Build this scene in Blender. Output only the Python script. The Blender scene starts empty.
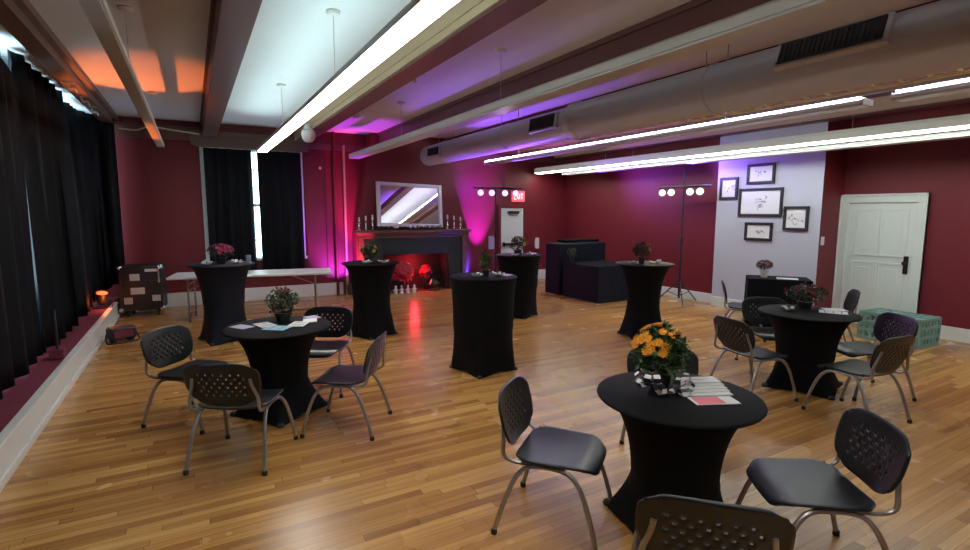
import bpy, math, random
from mathutils import Vector, Matrix
random.seed(7)
S = bpy.context.scene
COL = S.collection
PI = math.pi
R = math.radians

# ---------------------------------------------------------------- camera
cam_d = bpy.data.cameras.new('camera')
cam_d.sensor_width = 36.0
cam_d.lens = 517.4 / 970 * 36.0
cam_d.clip_start = 0.02
cam = bpy.data.objects.new('camera', cam_d)
COL.objects.link(cam)
yaw, pitch, roll = 0.51282, 0.12151, 0.00219
cy, sy, cp, sp = math.cos(yaw), math.sin(yaw), math.cos(pitch), math.sin(pitch)
fwd = Vector((sy * cp, cy * cp, -sp))
rgt = Vector((cy, -sy, 0))
up = rgt.cross(fwd)
c_, s_ = math.cos(roll), math.sin(roll)
r2 = c_ * rgt + s_ * up
u2 = -s_ * rgt + c_ * up
M = Matrix((r2, u2, -fwd)).transposed().to_4x4()
M.translation = (0, 0, 1.75)
cam.matrix_world = M
S.camera = cam

# ---------------------------------------------------------------- world, exposure
w = bpy.data.worlds.new('world')
S.world = w
w.use_nodes = True
w.node_tree.nodes['Background'].inputs[0].default_value = (0.62, 0.78, 0.9, 1)
w.node_tree.nodes['Background'].inputs[1].default_value = 1.0
S.view_settings.view_transform = 'Standard'
S.view_settings.look = 'None'
S.view_settings.exposure = 1.0
S.view_settings.gamma = 1.0
S.view_settings.use_curve_mapping = False
S.cycles.sample_clamp_indirect = 2.5
LAMP_B = 11.0      # lit pendant, downwards
LAMP_UP = 8.5     # lit pendant, upwards
LAMP_E = 8.0
LAMP_D = 3.5


# ---------------------------------------------------------------- materials
def mat(name, col, rough=0.5, metal=0.0, spec=0.5, emit=None, strength=0.0, bump=0.0, bscale=60.0,
        vary=0.0, vscale=6.0, coat=0.0, trans=0.0, sheen=0.0, alpha=1.0):
    m = bpy.data.materials.new(name)
    m.use_nodes = True
    nt = m.node_tree
    b = nt.nodes['Principled BSDF']
    b.inputs['Base Color'].default_value = (*col, 1)
    b.inputs['Roughness'].default_value = rough
    b.inputs['Metallic'].default_value = metal
    b.inputs['Specular IOR Level'].default_value = spec
    b.inputs['Coat Weight'].default_value = coat
    b.inputs['Transmission Weight'].default_value = trans
    b.inputs['Sheen Weight'].default_value = sheen
    b.inputs['Alpha'].default_value = alpha
    if emit:
        b.inputs['Emission Color'].default_value = (*emit, 1)
        b.inputs['Emission Strength'].default_value = strength
    if vary > 0 or bump > 0:
        tc = nt.nodes.new('ShaderNodeTexCoord')
    if vary > 0:
        n = nt.nodes.new('ShaderNodeTexNoise')
        n.inputs['Scale'].default_value = vscale
        n.inputs['Detail'].default_value = 4
        nt.links.new(tc.outputs['Object'], n.inputs['Vector'])
        mx = nt.nodes.new('ShaderNodeMix')
        mx.data_type = 'RGBA'
        mx.inputs['A'].default_value = (*[max(0, c * (1 - vary)) for c in col], 1)
        mx.inputs['B'].default_value = (*[min(1, c * (1 + vary)) for c in col], 1)
        nt.links.new(n.outputs['Fac'], mx.inputs['Factor'])
        nt.links.new(mx.outputs['Result'], b.inputs['Base Color'])
    if bump > 0:
        n2 = nt.nodes.new('ShaderNodeTexNoise')
        n2.inputs['Scale'].default_value = bscale
        n2.inputs['Detail'].default_value = 3
        nt.links.new(tc.outputs['Object'], n2.inputs['Vector'])
        bp = nt.nodes.new('ShaderNodeBump')
        bp.inputs['Strength'].default_value = bump
        bp.inputs['Distance'].default_value = 0.01
        nt.links.new(n2.outputs['Fac'], bp.inputs['Height'])
        nt.links.new(bp.outputs['Normal'], b.inputs['Normal'])
    return m


def floor_material():
    """narrow oak strips along x, each strip and board with its own tone"""
    m = bpy.data.materials.new('oak_strip_floor')
    m.use_nodes = True
    nt = m.node_tree
    L = nt.links
    b = nt.nodes['Principled BSDF']
    N = nt.nodes.new

    def math_(op, a, c=None):
        n = N('ShaderNodeMath')
        n.operation = op
        for k, v in enumerate((a, c)):
            if v is None:
                continue
            if isinstance(v, (int, float)):
                n.inputs[k].default_value = v
            else:
                L.new(v, n.inputs[k])
        return n.outputs[0]

    tc = N('ShaderNodeTexCoord')
    sp = N('ShaderNodeSeparateXYZ')
    L.new(tc.outputs['Object'], sp.inputs[0])
    row = math_('DIVIDE', sp.outputs['Y'], 0.058)
    rid = math_('FLOOR', row)
    rfr = math_('FRACT', row)
    w1 = N('ShaderNodeTexWhiteNoise')
    w1.noise_dimensions = '1D'
    L.new(rid, w1.inputs['W'])
    xs = math_('DIVIDE', math_('ADD', sp.outputs['X'], math_('MULTIPLY', w1.outputs['Value'], 7.0)), 1.3)
    bid = math_('FLOOR', xs)
    bfr = math_('FRACT', xs)
    cb = N('ShaderNodeCombineXYZ')
    L.new(rid, cb.inputs[0])
    L.new(bid, cb.inputs[1])
    w2 = N('ShaderNodeTexWhiteNoise')
    w2.noise_dimensions = '2D'
    L.new(cb.outputs[0], w2.inputs['Vector'])
    cr = N('ShaderNodeValToRGB')
    e = cr.color_ramp.elements
    e[0].position, e[0].color = 0.0, (0.31, 0.142, 0.038, 1)
    e[1].position, e[1].color = 1.0, (0.62, 0.345, 0.112, 1)
    k = e.new(0.35)
    k.color = (0.445, 0.217, 0.060, 1)
    k = e.new(0.7)
    k.color = (0.52, 0.267, 0.079, 1)
    L.new(w2.outputs['Value'], cr.inputs['Fac'])
    mp = N('ShaderNodeMapping')
    mp.inputs['Scale'].default_value = (1.6, 45, 1)
    L.new(tc.outputs['Object'], mp.inputs['Vector'])
    n = N('ShaderNodeTexNoise')
    n.inputs['Scale'].default_value = 1.0
    n.inputs['Detail'].default_value = 5
    L.new(mp.outputs['Vector'], n.inputs['Vector'])
    g = N('ShaderNodeMapRange')
    g.inputs['From Min'].default_value = 0.3
    g.inputs['From Max'].default_value = 0.7
    g.inputs['To Min'].default_value = 0.78
    g.inputs['To Max'].default_value = 1.12
    L.new(n.outputs['Fac'], g.inputs['Value'])
    # thin dark joints between strips and at board ends
    j1 = math_('GREATER_THAN', math_('ABSOLUTE', math_('SUBTRACT', rfr, 0.5)), 0.478)
    j2 = math_('GREATER_THAN', math_('ABSOLUTE', math_('SUBTRACT', bfr, 0.5)), 0.4985)
    jn = math_('MAXIMUM', j1, j2)
    tone = math_('MULTIPLY', g.outputs['Result'], math_('SUBTRACT', 1.0, math_('MULTIPLY', jn, 0.6)))
    vm = N('ShaderNodeVectorMath')
    vm.operation = 'SCALE'
    L.new(cr.outputs['Color'], vm.inputs[0])
    L.new(tone, vm.inputs['Scale'])
    L.new(vm.outputs['Vector'], b.inputs['Base Color'])
    n3 = N('ShaderNodeTexNoise')
    n3.inputs['Scale'].default_value = 1.3
    n3.inputs['Detail'].default_value = 3
    L.new(tc.outputs['Object'], n3.inputs['Vector'])
    mr = N('ShaderNodeMapRange')
    mr.inputs['To Min'].default_value = 0.25
    mr.inputs['To Max'].default_value = 0.29
    L.new(n3.outputs['Fac'], mr.inputs['Value'])
    L.new(mr.outputs['Result'], b.inputs['Roughness'])
    b.inputs['Specular IOR Level'].default_value = 0.6
    return m


MT = dict(
    floor=floor_material(),
    red=mat('red_wall_paint', (0.155, 0.0095, 0.0185), 0.55, bump=0.05, bscale=40, vary=0.08, vscale=1.5),
    grey=mat('pale_grey_wall_paint', (0.50, 0.52, 0.60), 0.6, bump=0.05, bscale=40),
    ceil=mat('ceiling_plaster', (0.69, 0.70, 0.76), 0.8, bump=0.08, bscale=30, vary=0.04, vscale=1.2),
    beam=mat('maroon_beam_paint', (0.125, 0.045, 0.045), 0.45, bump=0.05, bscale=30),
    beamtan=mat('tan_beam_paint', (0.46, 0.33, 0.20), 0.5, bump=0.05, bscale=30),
    brown=mat('brown_moulding_paint', (0.16, 0.10, 0.085), 0.5),
    white=mat('white_trim_paint', (0.74, 0.78, 0.77), 0.4, bump=0.03, bscale=30),
    doorw=mat('white_door_paint', (0.72, 0.80, 0.78), 0.35, bump=0.03, bscale=20),
    maroon=mat('maroon_carpet', (0.21, 0.05, 0.085), 0.95, spec=0.1, bump=0.6, bscale=350, vary=0.2, vscale=90),
    curtain=mat('navy_black_velvet', (0.0048, 0.0065, 0.0095), 0.55, spec=0.14, bump=0.1, bscale=200),
    cloth=mat('black_stretch_fabric', (0.0035, 0.004, 0.0052), 0.75, spec=0.13, sheen=0.0, bump=0.12, bscale=500),
    clothn=mat('navy_stretch_fabric', (0.005, 0.0085, 0.018), 0.65, spec=0.25, sheen=0.0, bump=0.12, bscale=500),
    shell=mat('black_plastic_shell', (0.006, 0.008, 0.010), 0.3, spec=0.5, bump=0.06, bscale=300),
    tube=mat('grey_metal_tube', (0.36, 0.35, 0.34), 0.34, metal=0.85),
    rubber=mat('black_rubber', (0.015, 0.015, 0.015), 0.7),
    blackm=mat('black_metal', (0.02, 0.02, 0.022), 0.4, spec=0.5),
    blackp=mat('black_plastic', (0.016, 0.016, 0.018), 0.5),
    chrome=mat('silver_metal', (0.72, 0.72, 0.74), 0.25, metal=1.0),
    housing=mat('white_fixture_housing', (0.66, 0.67, 0.66), 0.45),
    housingd=mat('grey_fixture_housing', (0.40, 0.40, 0.40), 0.5),
    offlens=mat('unlit_white_diffuser', (0.62, 0.64, 0.66), 0.35),
    litB=mat('lit_diffuser', (0.9, 0.9, 0.9), 0.4, emit=(1.0, 0.955, 0.87), strength=LAMP_B),
    litUp=mat('lit_upper_diffuser', (0.9, 0.9, 0.9), 0.4, emit=(0.70, 1.0, 0.96), strength=LAMP_UP),
    litE=mat('lit_tube_lamp', (0.9, 0.9, 0.9), 0.4, emit=(0.92, 1.0, 0.90), strength=LAMP_E),
    litD=mat('lit_strip_lamp', (0.9, 0.9, 0.9), 0.4, emit=(0.95, 0.97, 1.0), strength=LAMP_D),
    litDup=mat('lit_upper_strip', (0.9, 0.9, 0.9), 0.4, emit=(0.85, 0.88, 1.0), strength=10.0),
    glowE=mat('glowing_housing_side', (0.8, 0.85, 0.75), 0.4, emit=(0.80, 1.0, 0.74), strength=0.06),  # housing sides, light falling on them put in as weak glow
    beamred=mat('red_beam_paint', (0.13, 0.022, 0.022), 0.5),
    duct=mat('painted_duct_metal', (0.60, 0.60, 0.68), 0.45, bump=0.04, bscale=12),
    grille=mat('dark_grille', (0.045, 0.045, 0.05), 0.5),
    pane=mat('daylit_pane', (0.6, 0.7, 0.75), 0.2, emit=(0.62, 0.90, 1.0), strength=5.0),
    paneb=mat('unseen_daylit_pane', (0.6, 0.7, 0.75), 0.2, emit=(0.62, 0.82, 1.0), strength=16.0),
    mirror=mat('mirror_glass', (0.9, 0.9, 0.9), 0.02, metal=1.0),
    frame=mat('silver_frame', (0.62, 0.62, 0.63), 0.35, metal=0.4),
    slate=mat('dark_green_slate', (0.012, 0.018, 0.021), 0.55, bump=0.1, bscale=15, vary=0.3, vscale=4),
    soot=mat('sooty_brick', (0.03, 0.022, 0.02), 0.9, bump=0.3, bscale=20),
    hearth=mat('hearth_tile', (0.10, 0.05, 0.045), 0.5),
    mantel=mat('varnished_mantel_wood', (0.15, 0.065, 0.05), 0.4, vary=0.3, vscale=10),
    tablew=mat('white_table_plastic', (0.66, 0.68, 0.70), 0.4),
    paper=mat('white_paper', (0.78, 0.79, 0.80), 0.6),
    paperb=mat('pale_blue_paper', (0.35, 0.60, 0.78), 0.5),
    paperr=mat('red_printed_paper', (0.72, 0.10, 0.16), 0.5),
    paperp=mat('lilac_paper', (0.42, 0.34, 0.55), 0.5),
    ink=mat('grey_print', (0.16, 0.16, 0.18), 0.7),
    ribbonw=mat('white_ribbon', (0.72, 0.72, 0.74), 0.35),
    leaf=mat('dark_green_leaf', (0.035, 0.085, 0.02), 0.5, vary=0.5, vscale=25),
    leafd=mat('deep_green_leaf', (0.028, 0.06, 0.024), 0.5, vary=0.5, vscale=25),
    leafb=mat('brown_dry_leaf', (0.07, 0.055, 0.03), 0.7, vary=0.4, vscale=25),
    orange=mat('orange_petal', (0.80, 0.34, 0.02), 0.5, vary=0.3, vscale=40),
    pink=mat('pink_petal', (0.36, 0.03, 0.11), 0.5, vary=0.3, vscale=40),
    wine=mat('wine_red_petal', (0.14, 0.015, 0.02), 0.5, vary=0.3, vscale=40),
    yellow=mat('ochre_petal', (0.42, 0.25, 0.04), 0.5, vary=0.3, vscale=40),
    redlitf=mat('red_lit_petal', (0.62, 0.06, 0.10), 0.5, vary=0.3, vscale=40),  # bouquet colour with the red lamp light put in
    whitef=mat('white_petal', (0.75, 0.72, 0.72), 0.5, vary=0.1, vscale=40),
    pot=mat('dark_flower_pot', (0.02, 0.022, 0.022), 0.35),
    potw=mat('white_flower_pot', (0.7, 0.72, 0.72), 0.35),
    crate=mat('green_crate_plastic', (0.20, 0.36, 0.32), 0.5),
    case=mat('black_case_laminate', (0.012, 0.012, 0.013), 0.45, bump=0.1, bscale=200),
    sticker=mat('worn_white_sticker', (0.55, 0.53, 0.52), 0.6),
    exitbox=mat('exit_sign_box', (0.55, 0.12, 0.15), 0.5, emit=(1.0, 0.08, 0.12), strength=0.5),
    exitlet=mat('exit_letters', (0.9, 0.85, 0.85), 0.5, emit=(1.0, 0.65, 0.65), strength=1.1),
    lensY=mat('lit_warm_lens', (0.9, 0.9, 0.8), 0.3, emit=(1.0, 0.93, 0.55), strength=0.7),
    lensP=mat('lit_pink_lens', (0.9, 0.8, 0.9), 0.3, emit=(1.0, 0.50, 1.0), strength=0.8),
    lensR=mat('lit_red_lens', (0.9, 0.1, 0.1), 0.3, emit=(1.0, 0.06, 0.08), strength=2.5),
    lensO=mat('lit_orange_lens', (0.9, 0.4, 0.1), 0.3, emit=(1.0, 0.10, 0.03), strength=1.3),
    lensV=mat('lit_violet_lens', (0.6, 0.1, 0.9), 0.3, emit=(0.45, 0.05, 1.0), strength=2.5),
    cup=mat('clear_blue_cup', (0.55, 0.7, 0.85), 0.1, trans=0.6),
    brass=mat('dark_bronze', (0.03, 0.025, 0.02), 0.4, metal=0.6),
    cable=mat('pale_cable', (0.62, 0.56, 0.45), 0.5),
    tinsel=mat('pale_yellow_cord', (0.70, 0.58, 0.28), 0.5),
    glassw=mat('white_globe_glass', (0.75, 0.75, 0.74), 0.3),
    switch=mat('white_switch_plate', (0.75, 0.75, 0.75), 0.4),
)


# ---------------------------------------------------------------- mesh building
class MB:
    def __init__(s):
        s.v, s.f = [], []

    def add(s, vs, fs, m=None):
        k = len(s.v)
        s.v += [tuple(m @ Vector(p)) if m is not None else tuple(p) for p in vs]
        s.f += [tuple(i + k for i in f) for f in fs]
        return s

    def box(s, x0, x1, y0, y1, z0, z1, m=None):
        vs = [(x, y, z) for x in (x0, x1) for y in (y0, y1) for z in (z0, z1)]
        fs = [(0, 1, 3, 2), (4, 6, 7, 5), (0, 4, 5, 1), (2, 3, 7, 6), (0, 2, 6, 4), (1, 5, 7, 3)]
        return s.add(vs, fs, m)

    def tube(s, path, r, n=10, closed=False, caps=True, m=None):
        P = [Vector(p) for p in path]
        k = len(P)
        rr = r if isinstance(r, (list, tuple)) else [r] * k
        vs, fs = [], []
        prev = None
        for i, p in enumerate(P):
            if closed:
                t = P[(i + 1) % k] - P[i - 1]
            else:
                t = P[min(i + 1, k - 1)] - P[max(i - 1, 0)]
            t.normalize()
            if prev is None:
                a = Vector((0, 0, 1)) if abs(t.z) < 0.9 else Vector((1, 0, 0))
                u = t.cross(a).normalized()
            else:
                u = (prev - t * prev.dot(t)).normalized()
            prev = u
            q = t.cross(u)
            for j in range(n):
                an = 2 * PI * j / n
                vs.append(p + rr[i] * (math.cos(an) * u + math.sin(an) * q))
        for i in range(k if closed else k - 1):
            for j in range(n):
                a, b = i * n + j, i * n + (j + 1) % n
                c, d = ((i + 1) % k) * n + (j + 1) % n, ((i + 1) % k) * n + j
                fs.append((a, b, c, d))
        if caps and not closed:
            fs.append(tuple(reversed(range(n))))
            fs.append(tuple(range((k - 1) * n, k * n)))
        return s.add(vs, fs, m)

    def lathe(s, prof, n=24, m=None, cap=True):
        vs, fs = [], []
        for (r, z) in prof:
            for j in range(n):
                a = 2 * PI * j / n
                vs.append((r * math.cos(a), r * math.sin(a), z))
        for i in range(len(prof) - 1):
            for j in range(n):
                fs.append((i * n + j, i * n + (j + 1) % n, (i + 1) * n + (j + 1) % n, (i + 1) * n + j))
        if cap:
            fs.append(tuple(reversed(range(n))))
            fs.append(tuple(range((len(prof) - 1) * n, len(prof) * n)))
        return s.add(vs, fs, m)

    def prism(s, poly, y0, y1, m=None):       # polygon in xz, extruded along y
        k = len(poly)
        vs = [(x, y0, z) for x, z in poly] + [(x, y1, z) for x, z in poly]
        fs = [tuple(range(k)), tuple(reversed(range(k, 2 * k)))]
        for i in range(k):
            j = (i + 1) % k
            fs.append((i, i + k, j + k, j))
        return s.add(vs, fs, m)

    def mesh(s, name, material, smooth=True, ang=35):
        me = bpy.data.meshes.new(name)
        me.from_pydata(s.v, [], s.f)
        me.materials.append(MT[material])
        me.validate()
        if smooth:
            me.polygons.foreach_set('use_smooth', [True] * len(me.polygons))
            me.set_sharp_from_angle(angle=R(ang))
        return me

    def build(s, name, material, parent=None, bevel=0.0, solid=0.0, smooth=True, ang=35):
        o = bpy.data.objects.new(name, s.mesh(name, material, smooth, ang))
        COL.objects.link(o)
        if parent is not None:
            o.parent = parent
        if solid:
            d = o.modifiers.new('solid', 'SOLIDIFY')
            d.thickness = solid
            d.offset = 0
        if bevel:
            d = o.modifiers.new('bevel', 'BEVEL')
            d.width = bevel
            d.segments = 2
            d.limit_method = 'ANGLE'
            d.angle_limit = R(40)
        return o


def spline(pts, k=5):
    P = [Vector(p) for p in pts]
    out = []
    for i in range(len(P) - 1):
        a, b, c, d = P[max(i - 1, 0)], P[i], P[i + 1], P[min(i + 2, len(P) - 1)]
        for j in range(k):
            t = j / k
            out.append(0.5 * ((2 * b) + (c - a) * t + (2 * a - 5 * b + 4 * c - d) * t * t + (3 * b - a - 3 * c + d) * t ** 3))
    out.append(P[-1])
    return out


def tag(o, label, cat, group=None):
    o['label'] = label
    o['category'] = cat
    if group:
        o['group'] = group
    return o


def thing(name, label, cat, loc=(0, 0, 0), rz=0.0, group=None):
    o = bpy.data.objects.new(name, None)
    o.empty_display_size = 0.1
    COL.objects.link(o)
    o.location = loc
    o.rotation_euler = (0, 0, rz)
    return tag(o, label, cat, group)


def struct(name, mb, m, parent=None, **k):
    o = mb.build(name, m, parent, **k)
    if parent is None:
        o['kind'] = 'structure'
    return o


def kids(o):
    return [c for c in bpy.data.objects if c.parent == o]


def copy_tree(o, parent=None):
    c = o.copy()
    COL.objects.link(c)
    if parent is not None:
        c.parent = parent
    for ch in kids(o):
        copy_tree(ch, c)
    return c


def T(x, y, z, rz=0, rx=0, ry=0):
    return Matrix.Translation((x, y, z)) @ Matrix.Rotation(rz, 4, 'Z') @ Matrix.Rotation(ry, 4, 'Y') @ Matrix.Rotation(rx, 4, 'X')


def spot(name, loc, target, col, power, size=40, blend=0.6, rad=0.05, parent=None):
    d = bpy.data.lights.new(name, 'SPOT')
    d.color = col
    d.energy = power
    d.spot_size = R(size)
    d.spot_blend = blend
    d.shadow_soft_size = rad
    o = bpy.data.objects.new(name, d)
    COL.objects.link(o)
    o.location = loc
    o.rotation_euler = (Vector(target) - Vector(loc)).to_track_quat('-Z', 'Y').to_euler()
    return o


# ---------------------------------------------------------------- room shell
YB = 11.0      # far wall
YF = -3.6      # wall behind the viewer
XL = -1.95     # wall behind the stage curtains
XR = 9.05      # right wall
ZC = 3.36      # ceiling
struct('floor', MB().box(XL - 0.1, XR + 0.1, YF - 0.1, YB + 0.1, -0.12, 0.0), 'floor', smooth=False)
struct('ceiling', MB().box(XL - 0.1, XR + 0.1, YF - 0.1, YB + 0.1, ZC, ZC + 0.12), 'ceil', smooth=False)
# far wall, with an opening for the window
WX0, WX1, WZ0, WZ1 = 0.27, 1.90, 0.85, 2.88
mb = MB()
mb.box(XL - 0.1, WX0, YB, YB + 0.16, 0, ZC)
mb.box(WX1, XR + 0.1, YB, YB + 0.16, 0, ZC)
mb.box(WX0, WX1, YB, YB + 0.16, 0, WZ0)
mb.box(WX0, WX1, YB, YB + 0.16, WZ1, ZC)
struct('wall_back', mb, 'red', smooth=False)
struct('wall_front', MB().box(XL - 0.1, XR + 0.1, YF - 0.16, YF, 0, ZC), 'red', smooth=False)
struct('wall_left', MB().box(XL - 0.16, XL, YF, YB, 0, ZC), 'red', smooth=False)
# right wall: door stretch, grey pier standing forward, far stretch
PY0, PY1, PX = 4.46, 6.30, 8.45
XF = 8.65
struct('wall_right', MB().box(XR, XR + 0.16, YF, PY0, 0, ZC), 'red', smooth=False)
mb = MB().box(XF, XR + 0.16, PY1, YB, 0, ZC)
mb.box(PX + 0.012, XR + 0.16, PY0, PY1, 0, ZC)
struct('wall_right_far', mb, 'red', smooth=False)
struct('wall_right_pier', MB().box(PX, PX + 0.012, PY0, PY1, 0, ZC), 'grey', smooth=False)


def baseboard(name, x0, x1, y0, y1, h=0.19):
    struct(name, MB().box(x0, x1, y0, y1, 0, h), 'white', bevel=0.006)


baseboard('baseboard_back_left', -1.08, 2.72, YB - 0.025, YB, 0.26)
baseboard('baseboard_back_right', 5.75, 6.52, YB - 0.025, YB, 0.26)
baseboard('baseboard_back_corner', 7.38, XF, YB - 0.025, YB, 0.26)
baseboard('baseboard_right_far', XF - 0.025, XF, PY1, YB - 0.025)
baseboard('baseboard_right_pier', PX - 0.025, PX, PY0, PY1)
baseboard('baseboard_right', XR - 0.025, XR, YF, 3.30)

# stage platform along the left wall
SX = -1.16
struct('trim_1', MB().box(XL, SX - 0.03, YF, YB, 0, 0.25), 'maroon', smooth=False)['label'] = 'low stage covered in maroon carpet'
struct('trim_2', MB().box(SX - 0.03, SX, YF, 10.35, 0, 0.235).box(SX - 0.055, SX + 0.014, YF, 10.35, 0.235, 0.262), 'white', bevel=0.005)
struct('trim_3', MB().box(SX, SX + 0.02, YF, 10.3, 0, 0.06), 'white', bevel=0.005)

# ceiling beams: dark underside, tan left face with mouldings
BZ = 3.11
for i, (bx, dark) in enumerate(((0.25, True), (1.86, False), (3.46, True), (5.06, True), (6.66, True), (8.26, True))):
    mb = MB().box(bx, bx + 0.23, YF, YB, BZ, ZC)
    mb.box(bx - 0.03, bx + 0.26, YF, YB, ZC - 0.05, ZC - 0.001)
    struct('trim_%d' % (10 + i), mb, 'beamred' if bx in (5.06, 6.66) else 'beam', smooth=False)
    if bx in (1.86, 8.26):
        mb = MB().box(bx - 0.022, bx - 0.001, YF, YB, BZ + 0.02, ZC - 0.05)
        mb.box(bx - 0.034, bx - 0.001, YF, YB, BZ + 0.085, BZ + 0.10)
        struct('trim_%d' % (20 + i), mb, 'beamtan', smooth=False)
# bulkhead above the stage curtains, crown board on the far wall
struct('trim_30', MB().box(-1.22, -1.06, YF, YB, 3.2, ZC).box(-1.08, -1.0, YF, YB, 3.29, ZC), 'brown', smooth=False)
mb = MB().box(-1.06, 0.25, YB - 0.05, YB, 3.02, 3.26).box(-1.06, 0.25, YB - 0.09, YB, 3.2, 3.25)
struct('trim_31', mb, 'beam', smooth=False)
mb = MB().box(0.05, 2.1, YB - 0.07, YB, 2.93, 3.2)
mb.box(0.03, 2.12, YB - 0.12, YB, 3.14, 3.2).box(0.05, 2.1, YB - 0.1, YB, 2.93, 2.97).box(0.05, 2.1, YB - 0.085, YB, 3.05, 3.075)
struct('trim_32', mb, 'brown', smooth=False)
struct('trim_33', MB().box(2.1, XF, YB - 0.04, YB, 3.0, 3.11), 'beam', smooth=False)


# windows
def window(name, m, x0, x1, z0, z1, rows, cols, pane='pane'):
    """window in the local xz plane, room on the -y side"""
    fr = MB()
    t = 0.085
    fr.box(x0 - t, x0, -0.03, 0.1, z0 - 0.05, z1 + 0.06, m).box(x1, x1 + t, -0.03, 0.1, z0 - 0.05, z1 + 0.06, m)
    fr.box(x0, x1, -0.03, 0.1, z1, z1 + 0.06, m).box(x0 - t - 0.03, x1 + t + 0.03, -0.07, 0.1, z0 - 0.05, z0, m)
    for c in range(1, cols):
        x = x0 + (x1 - x0) * c / cols
        fr.box(x - 0.012, x + 0.012, 0.05, 0.08, z0, z1, m)
    for r in range(1, rows):
        z = z0 + (z1 - z0) * r / rows
        h = 0.03 if r == rows // 2 else 0.012
        fr.box(x0, x1, 0.045, 0.085, z - h, z + h, m)
    o = struct(name, fr, 'white', smooth=False)
    MB().box(x0, x1, 0.085, 0.095, z0, z1, m).build('pane', pane, o, smooth=False)
    return o


window('window_1', T(0, YB, 0), WX0, WX1, WZ0, WZ1, 6, 4)
ml = Matrix.Translation((XL + 0.1, 0, 0)) @ Matrix.Rotation(R(90), 4, 'Z')
for i, yy in enumerate((1.2, 5.3, 8.6)):
    window('window_%d' % (2 + i), ml, yy, yy + 1.9, 0.9, 3.27, 6, 4)

mf = Matrix.Translation((0, YF, 0)) @ Matrix.Rotation(PI, 4, 'Z')  # unseen windows added behind the viewer for cool daylight
for i, xx in enumerate((-0.9, -3.9, -6.9)):
    window('window_%d' % (5 + i), mf, xx - 1.0, xx + 0.9, 0.95, 3.0, 4, 4, 'paneb')

# white panelled door in the right wall
DY0, DY1 = 3.45, 4.34     # leaf
dm = T(XR, 0, 0)
dr = struct('door_1', MB().box(-0.03, 0.0, DY0, DY1, 0.012, 1.9, dm), 'doorw', smooth=False)
mb = MB()
for (a, b_) in ((DY0 + 0.12, DY0 + 0.41), (DY1 - 0.41, DY1 - 0.12)):
    for (z0, z1) in ((0.2, 0.98), (1.12, 1.78)):
        mb.box(-0.042, -0.028, a - 0.03, b_ + 0.03, z0 - 0.03, z0 + 0.0, dm).box(-0.042, -0.028, a - 0.03, b_ + 0.03, z1, z1 + 0.03, dm)
        mb.box(-0.042, -0.028, a - 0.03, a, z0, z1, dm).box(-0.042, -0.028, b_, b_ + 0.03, z0, z1, dm)
        mb.box(-0.036, -0.029, a + 0.05, b_ - 0.05, z0 + 0.06, z1 - 0.06, dm)
mb.build('panel_moulding', 'doorw', dr, bevel=0.004)
mb = MB().box(-0.06, 0.0, DY1, DY1 + 0.12, 0, 2.02, dm).box(-0.06, 0.0, DY0 - 0.12, DY0, 0, 2.02, dm).box(-0.06, 0, DY0, DY1, 1.9, 2.02, dm)
mb.box(-0.075, 0, DY1 + 0.1, DY1 + 0.12, 0, 2.03, dm).box(-0.075, 0, DY0 - 0.12, DY0 - 0.1, 0, 2.03, dm).box(-0.075, 0, DY0 - 0.12, DY1 + 0.12, 2.0, 2.03, dm)
mb.build('door_frame', 'doorw', dr, bevel=0.004)
MB().box(-0.045, -0.03, DY0 + 0.05, DY0 + 0.11, 0.86, 1.12, dm).build('lock_plate', 'brass', dr, bevel=0.004)
MB().lathe([(0.012, 0), (0.012, 0.03), (0.028, 0.04), (0.03, 0.055), (0.02, 0.07)], 14,
           T(XR - 0.045, DY0 + 0.08, 1.02, 0, 0, R(-90))).build('door_knob', 'brass', dr)
# white exit door in the far wall
dr = struct('door_2', MB().box(6.62, 7.28, YB - 0.03, YB, 0.01, 1.84), 'doorw', smooth=False)
mb = MB().box(6.53, 6.62, YB - 0.05, YB, 0, 1.92).box(7.28, 7.37, YB - 0.05, YB, 0, 1.92).box(6.62, 7.28, YB - 0.05, YB, 1.84, 1.92)
mb.build('door_frame', 'red', dr, bevel=0.004)
mb = MB().box(6.82, 7.12, YB - 0.09, YB - 0.03, 1.70, 1.77)
mb.tube([(6.86, YB - 0.08, 1.74), (7.05, YB - 0.17, 1.75), (7.2, YB - 0.06, 1.78)], 0.01)
mb.build('door_closer', 'blackm', dr)
MB().box(6.67, 7.23, YB - 0.09, YB - 0.05, 0.92, 0.98).box(6.67, 6.72, YB - 0.09, YB - 0.03, 0.9, 1.0).box(7.18, 7.23, YB - 0.09, YB - 0.03, 0.9, 1.0).build('push_bar', 'blackm', dr, bevel=0.004)

# red recessed panel right of the far window, riser pipes in the corner by the fireplace
struct('trim_40', MB().box(2.02, 2.05, YB - 0.02, YB, 0.5, 2.86).box(2.42, 2.45, YB - 0.02, YB, 0.5, 2.86).box(2.05, 2.42, YB - 0.02, YB, 2.83, 2.86), 'red', smooth=False)
tag(MB().tube([(2.6, YB - 0.06, 0.0), (2.6, YB - 0.06, ZC)], 0.03, 12).build('riser_pipe', 'red'),
    'dark red painted pipe running up the far wall', 'pipe')
tag(MB().tube([(2.8, YB - 0.07, 0.0), (2.8, YB - 0.07, 3.1)], 0.026, 12).build('riser_pipe', 'beamtan'),
    'pale pipe up the far wall left of the fireplace', 'pipe')
tag(MB().lathe([(0.0, 0.03), (0.025, 0.026), (0.03, 0.0)], 14, T(2.33, YB, 2.63, 0, R(90)), cap=False).build('wall_sensor', 'switch'),
    'tiny white sensor high on the red panel right of the window', 'sensor')


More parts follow.
